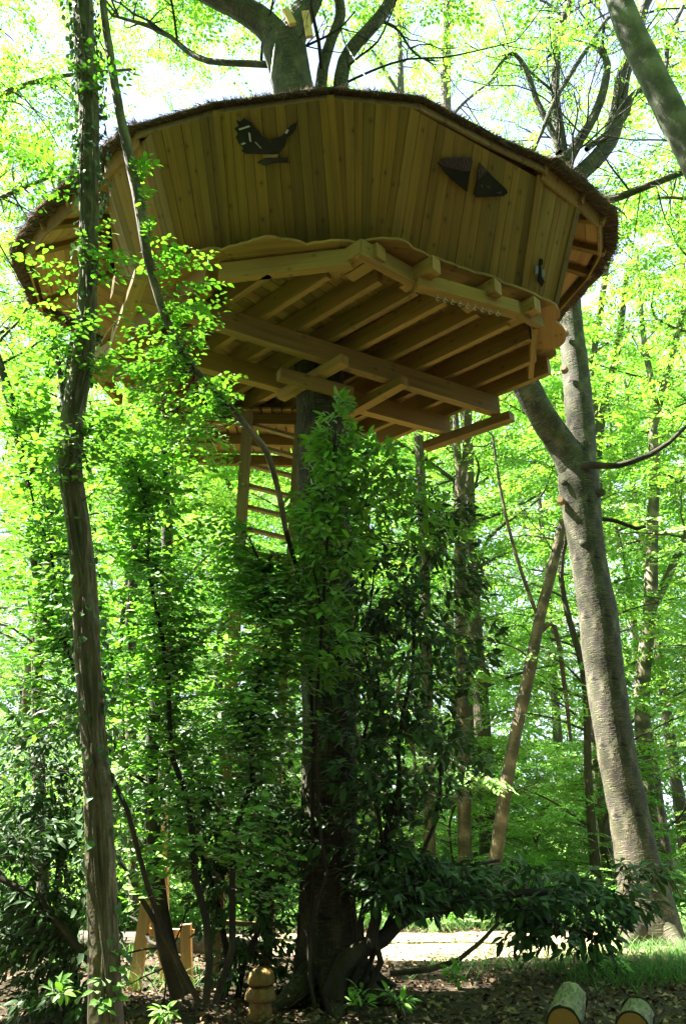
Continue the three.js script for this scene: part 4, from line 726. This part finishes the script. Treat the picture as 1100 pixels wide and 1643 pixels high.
// ---------------------------------------------------------------- undergrowth in front
function shrub(name, label, cat, stems, o, b = bark.twig, thin = name === 'spreading_laurel' ? 0.9 : 0.5) {
  const t = thing(name, label, cat, null, spot(...stems[0][0].slice(0, 3))); t.position.y = 0;
  const R = RNG(o.seed + 5), wob = name === 'laurel_seedling' ? 0 : 16;
  stems = stems.map((s) => s.flatMap(([x, y, d, w], i) => (i ? [0.33, 0.67, 1].map((k) => { const p = s[i - 1], e = k === 1 ? 0.4 : 1; return [lerp(p[0], x, k) + e * wob * (R() - 0.5) * 2, lerp(p[1], y, k), lerp(p[2], d, k), lerp(p[3], w, k)]; }) : [[x, y, d, w]])));
  stems.forEach((s) => part('stem', stemGeo(s.map(([x, y, d, w]) => [x, y, d, w * thin]), { sides: 7, rough: 0.08 }), b, t));
  foliage(t, { stems, ...o });
}
shrub('hornbeam_shrub', 'bright fine-leaved shrub filling the left beneath the deck', 'shrub', [[[330, 1610, 7, 26], [300, 1300, 7, 20], [260, 1000, 6.7, 12], [215, 740, 6.5, 6]], [[345, 1610, 7.1, 24], [400, 1250, 7.1, 18], [430, 950, 7, 11], [400, 860, 7, 5]], [[320, 1610, 7, 20], [200, 1300, 6.5, 16], [90, 1000, 6.3, 10], [40, 700, 6.2, 5]]],
  { seed: 601, geo: G.hornbeam, mat: leafOf.hornbeam, partMats: leafOf.hornbeamParts, parts: 300, perShoot: 9, shoot: 0.42, scale: 0.92, blobs: [[260, 720, 6.6, 120, 70, 110], [100, 800, 6.3, 110, 110, 130], [270, 860, 6.8, 120, 80, 150], [440, 940, 7, 90, 55, 90], [200, 980, 6.6, 170, 100, 230], [400, 1010, 7, 150, 90, 230], [90, 1050, 6.3, 90, 140, 140], [300, 1130, 7, 200, 80, 190], [510, 1010, 7.1, 60, 90, 80], [40, 650, 6.2, 50, 80, 50], [420, 1150, 7.2, 110, 90, 150], [280, 1080, 7.2, 130, 90, 110], [380, 930, 7.2, 70, 50, 60], [330, 1320, 7, 150, 70, 120], [300, 1230, 7.1, 170, 60, 130], [220, 1400, 7, 60, 60, 30], [440, 1400, 7.3, 50, 70, 36]] });
shrub('laurel_thicket', 'dark glossy laurel thicket in the lower left shade', 'shrub', [[[120, 1610, 8, 24], [90, 1450, 8, 18], [60, 1250, 8, 10]], [[360, 1600, 8.4, 24], [330, 1400, 8.3, 18], [290, 1230, 8.2, 8]], [[380, 1600, 8.4, 20], [430, 1420, 8.3, 16], [440, 1280, 8.2, 8]], [[150, 1550, 7.2, 26], [60, 1440, 7.2, 22], [-20, 1400, 7.2, 18]], [[300, 1590, 7.3, 22], [220, 1440, 7.2, 16], [180, 1370, 7.2, 10]]],
  { seed: 602, geo: G.laurel, mat: leafOf.laurel, partMats: leafOf.laurelParts, parts: 200, perShoot: 8, shoot: 0.35, scale: 0.72, tuft: 1, droop: 0.35, blobs: [[50, 1230, 8, 80, 110, 120], [240, 1230, 8.2, 150, 80, 150], [390, 1230, 8.3, 110, 110, 150], [430, 1360, 8.3, 80, 80, 80], [70, 1420, 7.6, 100, 110, 150], [330, 1360, 8.4, 60, 90, 70], [40, 1540, 7.5, 80, 50, 80], [370, 1440, 8.3, 70, 80, 60], [440, 1460, 8.6, 60, 70, 50], [90, 1600, 7.2, 90, 30, 40], [370, 1560, 8.4, 60, 30, 24], [440, 1540, 8.8, 50, 50, 36], [60, 1340, 7.8, 90, 60, 90], [230, 1310, 8, 90, 50, 60], [380, 1300, 8.6, 110, 70, 90], [40, 1480, 7.4, 70, 50, 60]] });
shrub('cherry_laurel', 'tall dark cherry laurel right of the host trunk', 'shrub', [[[560, 1590, 7.9, 26], [600, 1400, 8, 20], [640, 1200, 8, 14], [660, 1000, 7.9, 9], [700, 840, 8.1, 5]], [[590, 1590, 7.9, 24], [610, 1450, 7.9, 18], [600, 1250, 7.8, 12], [590, 1050, 7.7, 8], [600, 900, 7.6, 5]], [[575, 1590, 8, 20], [680, 1350, 8.1, 14], [720, 1180, 8.1, 8]]],
  { seed: 603, geo: G.laurel, mat: leafOf.laurel, partMats: leafOf.laurelParts, parts: 300, perShoot: 8, shoot: 0.38, scale: 0.85, tuft: 1, droop: 0.3, blobs: [[600, 940, 7.6, 100, 90, 110], [650, 1070, 7.8, 110, 110, 150], [560, 1170, 7.5, 75, 110, 90], [680, 1220, 8, 110, 90, 110], [600, 1310, 8, 80, 70, 50], [740, 900, 8, 50, 80, 46], [710, 820, 8.2, 60, 50, 36], [770, 1010, 8, 50, 80, 26], [640, 1420, 8, 80, 60, 60], [600, 1380, 7.8, 60, 60, 30], [470, 1350, 7.8, 40, 70, 30]] });
shrub('young_laurel', 'bright young laurel growing up in front of the host trunk', 'shrub', [[[505, 1620, 7.6, 12], [518, 1400, 7.5, 11], [512, 1200, 7.2, 10], [525, 900, 6.8, 10], [540, 660, 6.6, 4]], [[525, 950, 6.8, 8], [580, 820, 6.8, 6], [625, 730, 6.8, 3]], [[515, 1000, 6.9, 8], [495, 900, 6.8, 5], [515, 780, 6.7, 3]]],
  { seed: 604, geo: G.laurel, mat: leafOf.laurelYoung, partMats: leafOf.laurelYoungParts, parts: 300, perShoot: 8, shoot: 0.34, scale: 0.8, tuft: 1, droop: 0.12, blobs: [[540, 655, 6.6, 26, 30, 8], [540, 700, 6.6, 55, 30, 18], [585, 740, 6.7, 60, 45, 28], [550, 780, 6.7, 45, 50, 32], [600, 820, 6.9, 80, 55, 46], [520, 860, 6.8, 60, 60, 50], [660, 780, 7.2, 60, 50, 24], [700, 850, 7.5, 60, 50, 24], [500, 960, 6.9, 60, 60, 36], [540, 1040, 7, 50, 70, 34], [515, 725, 6.8, 40, 40, 22], [500, 810, 6.9, 45, 50, 30], [545, 880, 6.8, 60, 60, 30]] });
shrub('spreading_laurel', 'low dark laurel boughs spreading right above the path', 'shrub', [[[535, 1600, 7.9, 44], [570, 1530, 7.9, 34], [640, 1480, 8.1, 26], [740, 1440, 8.5, 18], [880, 1430, 9.2, 12], [1000, 1440, 10, 5]], [[640, 1480, 8.1, 16], [720, 1400, 8.5, 10], [800, 1380, 9, 5]], [[800, 1440, 8.8, 12], [880, 1480, 9.1, 8], [950, 1500, 9.3, 4]], [[590, 1520, 7.9, 24], [600, 1400, 8, 17], [640, 1250, 8, 10]]],
  { seed: 605, geo: G.laurel, mat: leafOf.laurel, partMats: leafOf.laurelParts, parts: 300, perShoot: 8, shoot: 0.4, scale: 0.95, tuft: 1, droop: 0.35, blobs: [[720, 1420, 8.6, 90, 40, 80], [840, 1430, 9.2, 110, 45, 110], [930, 1465, 9.6, 90, 40, 80], [870, 1510, 9, 70, 25, 24], [1000, 1430, 10, 60, 45, 36], [640, 1400, 8.2, 90, 40, 50], [1050, 1410, 10.5, 40, 30, 16], [950, 1515, 9.4, 40, 30, 14]] });
{ // a fallen branch over the path, and sprouts on the forest floor
  const b = part('fallen_branch', stemGeo([[625, 1562, 8.6, 9], [690, 1555, 8.6, 9], [735, 1540, 8.7, 8], [770, 1512, 8.8, 7], [800, 1480, 8.9, 5]], { sides: 7 }), bark.pale, scene); tag(b, 'thin bare branch slanting up from the ground over the path', 'branch');
  const R = RNG(71);
  const spotsOf = [[640, 1612, 7.6, 'laurel seedling between the host trunk and the logs'], [730, 1560, 8.4, 'laurel seedling at the edge of the sunny path'], [575, 1615, 7.5, 'laurel seedling at the foot of the host trunk'], [275, 1620, 7, 'laurel seedling beside the ladder foot'], [90, 1590, 6.8, 'laurel seedling in the lower left corner'], [985, 1560, 9, 'laurel seedling behind the logs']];
  spotsOf.forEach(([x, y, d, l], i) => { const p = spot(x, y, d), g = groundY(p.x, p.z); shrub('laurel_seedling', l, 'seedling', [[[x, y + 25, d, 5], [x + 4, y - 10, d, 3]]], { seed: 700 + i, geo: G.laurel, mat: leafOf.laurelYoung, perShoot: 7, shoot: 0.16, scale: 0.7, tuft: 1, droop: 0.1, blobs: [[x, y, d, 24, 14, 5, 0.15]] }); });
}
// ---------------------------------------------------------------- logs, mushroom post
const logBark = std({ color: rgb(0.24, 0.22, 0.15), map: bm.rough, bumpMap: bm.rough, bumpScale: 0.03 });
const endGrain = std({ color: rgb(0.34, 0.18, 0.045), roughness: 0.8, map: texture(256, 256, (u, v) => { const d = Math.hypot(u - 0.48, v - 0.53) * 30 + 1.4 * vnoise(u * 6, v * 6, 81), k = 0.78 + 0.2 * (0.5 + 0.5 * Math.sin(d * 3.1)) + 0.15 * (vnoise(u * 40, v * 40, 82) - 0.5); const a = Math.atan2(v - 0.53, u - 0.48), c = Math.abs(a - 0.7) < 0.03 && Math.hypot(u - 0.48, v - 0.53) < 0.3 ? 0.5 : 1; return [k * c, k * 0.9 * c, k * 0.75 * c]; }) });
function log(label, x0, y0, d0, x1, d1, r, seed) {
  const a = spot(x0, y0, d0), b = spot(x1, y0, d1); a.y = groundY(a.x, a.z) + r * 0.93; b.y = groundY(b.x, b.z) + r * 0.93;
  const t = thing('cut_log', label, 'log', 'sawn logs on the forest floor', a.clone().lerp(b, 0.5).setY(0));
  const R = RNG(seed);
  const body = tube([a, a.clone().lerp(b, 0.34), a.clone().lerp(b, 0.67), b], [r, r * 1.02, r * 0.98, r * 0.97], { sides: 30, seg: 26, rough: 0.11, seed });
  part('bark', body, logBark, t);
  for (const [p, q] of [[a, b], [b, a]]) {
    const o = p.clone().sub(q).normalize(), g = new THREE.CylinderGeometry(r * 0.90, r * 0.90, 0.02, 28); const uv = g.attributes.uv, pp = g.attributes.position; for (let i = 0; i < uv.count; i++) uv.setXY(i, pp.getX(i) / (2 * r) + 0.5, pp.getZ(i) / (2 * r) + 0.5);
    g.applyQuaternion(new THREE.Quaternion().setFromUnitVectors(UPV, o)); const c = p.clone().addScaledVector(o, 0.004); g.translate(c.x, c.y, c.z); part('cut_face', g, endGrain, t);
    const ring = new THREE.TorusGeometry(r * 0.95, r * 0.075, 6, 30); ring.applyQuaternion(new THREE.Quaternion().setFromUnitVectors(V(0, 0, 1), o)); ring.translate(p.x, p.y, p.z); part('bark_rim', ring, bark.twig, t);
  }
}
log('longer mossy cut log at the bottom right, left of its pair', 903, 1640, 6.75, 921, 7.7, 0.125, 3);
log('shorter cut log in the bottom right corner, right of its pair', 1013, 1640, 6.68, 1024, 7.2, 0.123, 8);
{
  const c = spot(418, 1600, 7.6), y0 = groundY(c.x, c.z), t = thing('mushroom_post', 'small turned wooden post of two stacked mushroom caps beside the host trunk', 'carved post', null, V(c.x, y0, c.z));
  const M = std({ color: rgb(0.22, 0.13, 0.025), map: grainMap, bumpMap: bm.rough, bumpScale: 0.01, roughness: 0.6 });
  const lathe = (pts) => { const g = new THREE.LatheGeometry(pts.map(([r, y]) => new THREE.Vector2(r * 0.88, y * 0.78)), 32); g.translate(c.x, y0, c.z); return g; };
  part('stem', lathe([[0.001, -0.1], [0.12, -0.1], [0.12, 0.05], [0.105, 0.12], [0.1, 0.2]]), M, t);
  part('lower_cap', lathe([[0.07, 0.195], [0.135, 0.17], [0.15, 0.185], [0.145, 0.23], [0.125, 0.285], [0.105, 0.305], [0.001, 0.307]]), M, t);
  part('neck', lathe([[0.085, 0.3], [0.075, 0.315], [0.085, 0.335]]), M, t);
  part('upper_cap', lathe([[0.07, 0.333], [0.12, 0.325], [0.132, 0.34], [0.13, 0.385], [0.115, 0.435], [0.085, 0.468], [0.045, 0.483], [0.001, 0.487]]), M, t);
}
// pale felled trunk and a fence post beyond the ladder
{ const f = part('felled_trunk', tube([V(-3.4, 0.16, -11.2), V(-2.2, 0.17, -11), V(-0.9, 0.15, -10.9)], [0.13, 0.12, 0.11], { sides: 12, rough: 0.08 }), bark.silver, scene); tag(f, 'pale felled trunk lying on the ground behind the ladder', 'log'); }
// ---------------------------------------------------------------- leaf litter, grass, ground plants
{
  const R = RNG(91), list = [], cols = [[0.13, 0.08, 0.04], [0.18, 0.115, 0.06], [0.09, 0.06, 0.03], [0.26, 0.19, 0.11], [0.12, 0.06, 0.025]];
  for (let i = 0; i < 15000; i++) {
    const f = 5.2 + 9 * Math.pow(R(), 1.3), x = (R() * 2 - 1) * (0.5 * f + 0.6), z = -f; const c = cols[Math.floor(R() * 5)];
    if (pathIn(x, z) && R() < 0.75) continue;
    list.push({ m: frame(V(x, groundY(x, z) + 0.012 + 0.03 * R() * R(), z), V(R() - 0.5, 0.25 * (R() - 0.5), R() - 0.5), V(0, 1, 0).addScaledVector(rv(R), 0.5), 0.6 + 0.8 * R(), new THREE.Matrix4()), c: new THREE.Color(...c).multiplyScalar(0.6 + 0.7 * R()) });
  }
  tag(instances('leaf_litter', G.litter, leafOf.litter, list, null), 'dry brown leaves strewn over the shaded ground', 'leaf litter', null, 'stuff');
  const gl = [];
  for (let i = 0; i < 30000; i++) {
    const f = 8.4 + 13 * R(), x = (R() * 2 - 1) * (0.52 * f + 1), z = -f, dens = vnoise(x * 0.7, z * 0.7, 41) * 0.6 + (x > 2.2 && f > 8.8 ? 0.62 : f > 13.6 ? 0.4 : 0) + 0.15 * vnoise(x * 3, z * 3, 42);
    if (pathIn(x, z) ? R() > 0.05 : R() > (dens - 0.4) * 1.8) continue;
    for (let k = 0; k < 3; k++) { const a = R() * 6.28; gl.push({ m: frame(V(x + (R() - 0.5) * 0.07, groundY(x, z), z + (R() - 0.5) * 0.07), V(Math.cos(a) * 0.5, 1, Math.sin(a) * 0.5), V(Math.cos(a), 0.3, Math.sin(a)).negate().setY(0.8), 0.5 + 0.8 * R(), new THREE.Matrix4()), c: tint(R, 0.3, 0.15) }); }
  }
  tag(instances('grass', G.blade, leafOf.grass, gl, null), 'fresh green grass along the edge of the path', 'grass', null, 'stuff');
  const cv = [];
  for (let i = 0; i < 7000; i++) {
    const f = 13.5 + 16 * R(), x = (R() * 2 - 1) * (0.52 * f + 1), z = -f; if (pathIn(x, z)) continue;
    const y = groundY(x, z) + 0.1 + 0.5 * R() * R() * vnoise(x * 0.8, z * 0.8, 45) * 2;
    cv.push({ m: frame(V(x, y, z), V(R() - 0.5, 0.1, R() - 0.5), V(0, 1, 0).addScaledVector(rv(R), 0.4), 0.5 + 0.5 * R(), new THREE.Matrix4()), c: tint(R, 0.35, 0.15) });
  }
  tag(instances('ground_cover', sprays[0], leafOf.hornbeam, cv, null), 'low leafy ground cover under the far trees', 'ground cover', null, 'stuff');
}
renderer.render(scene, camera);
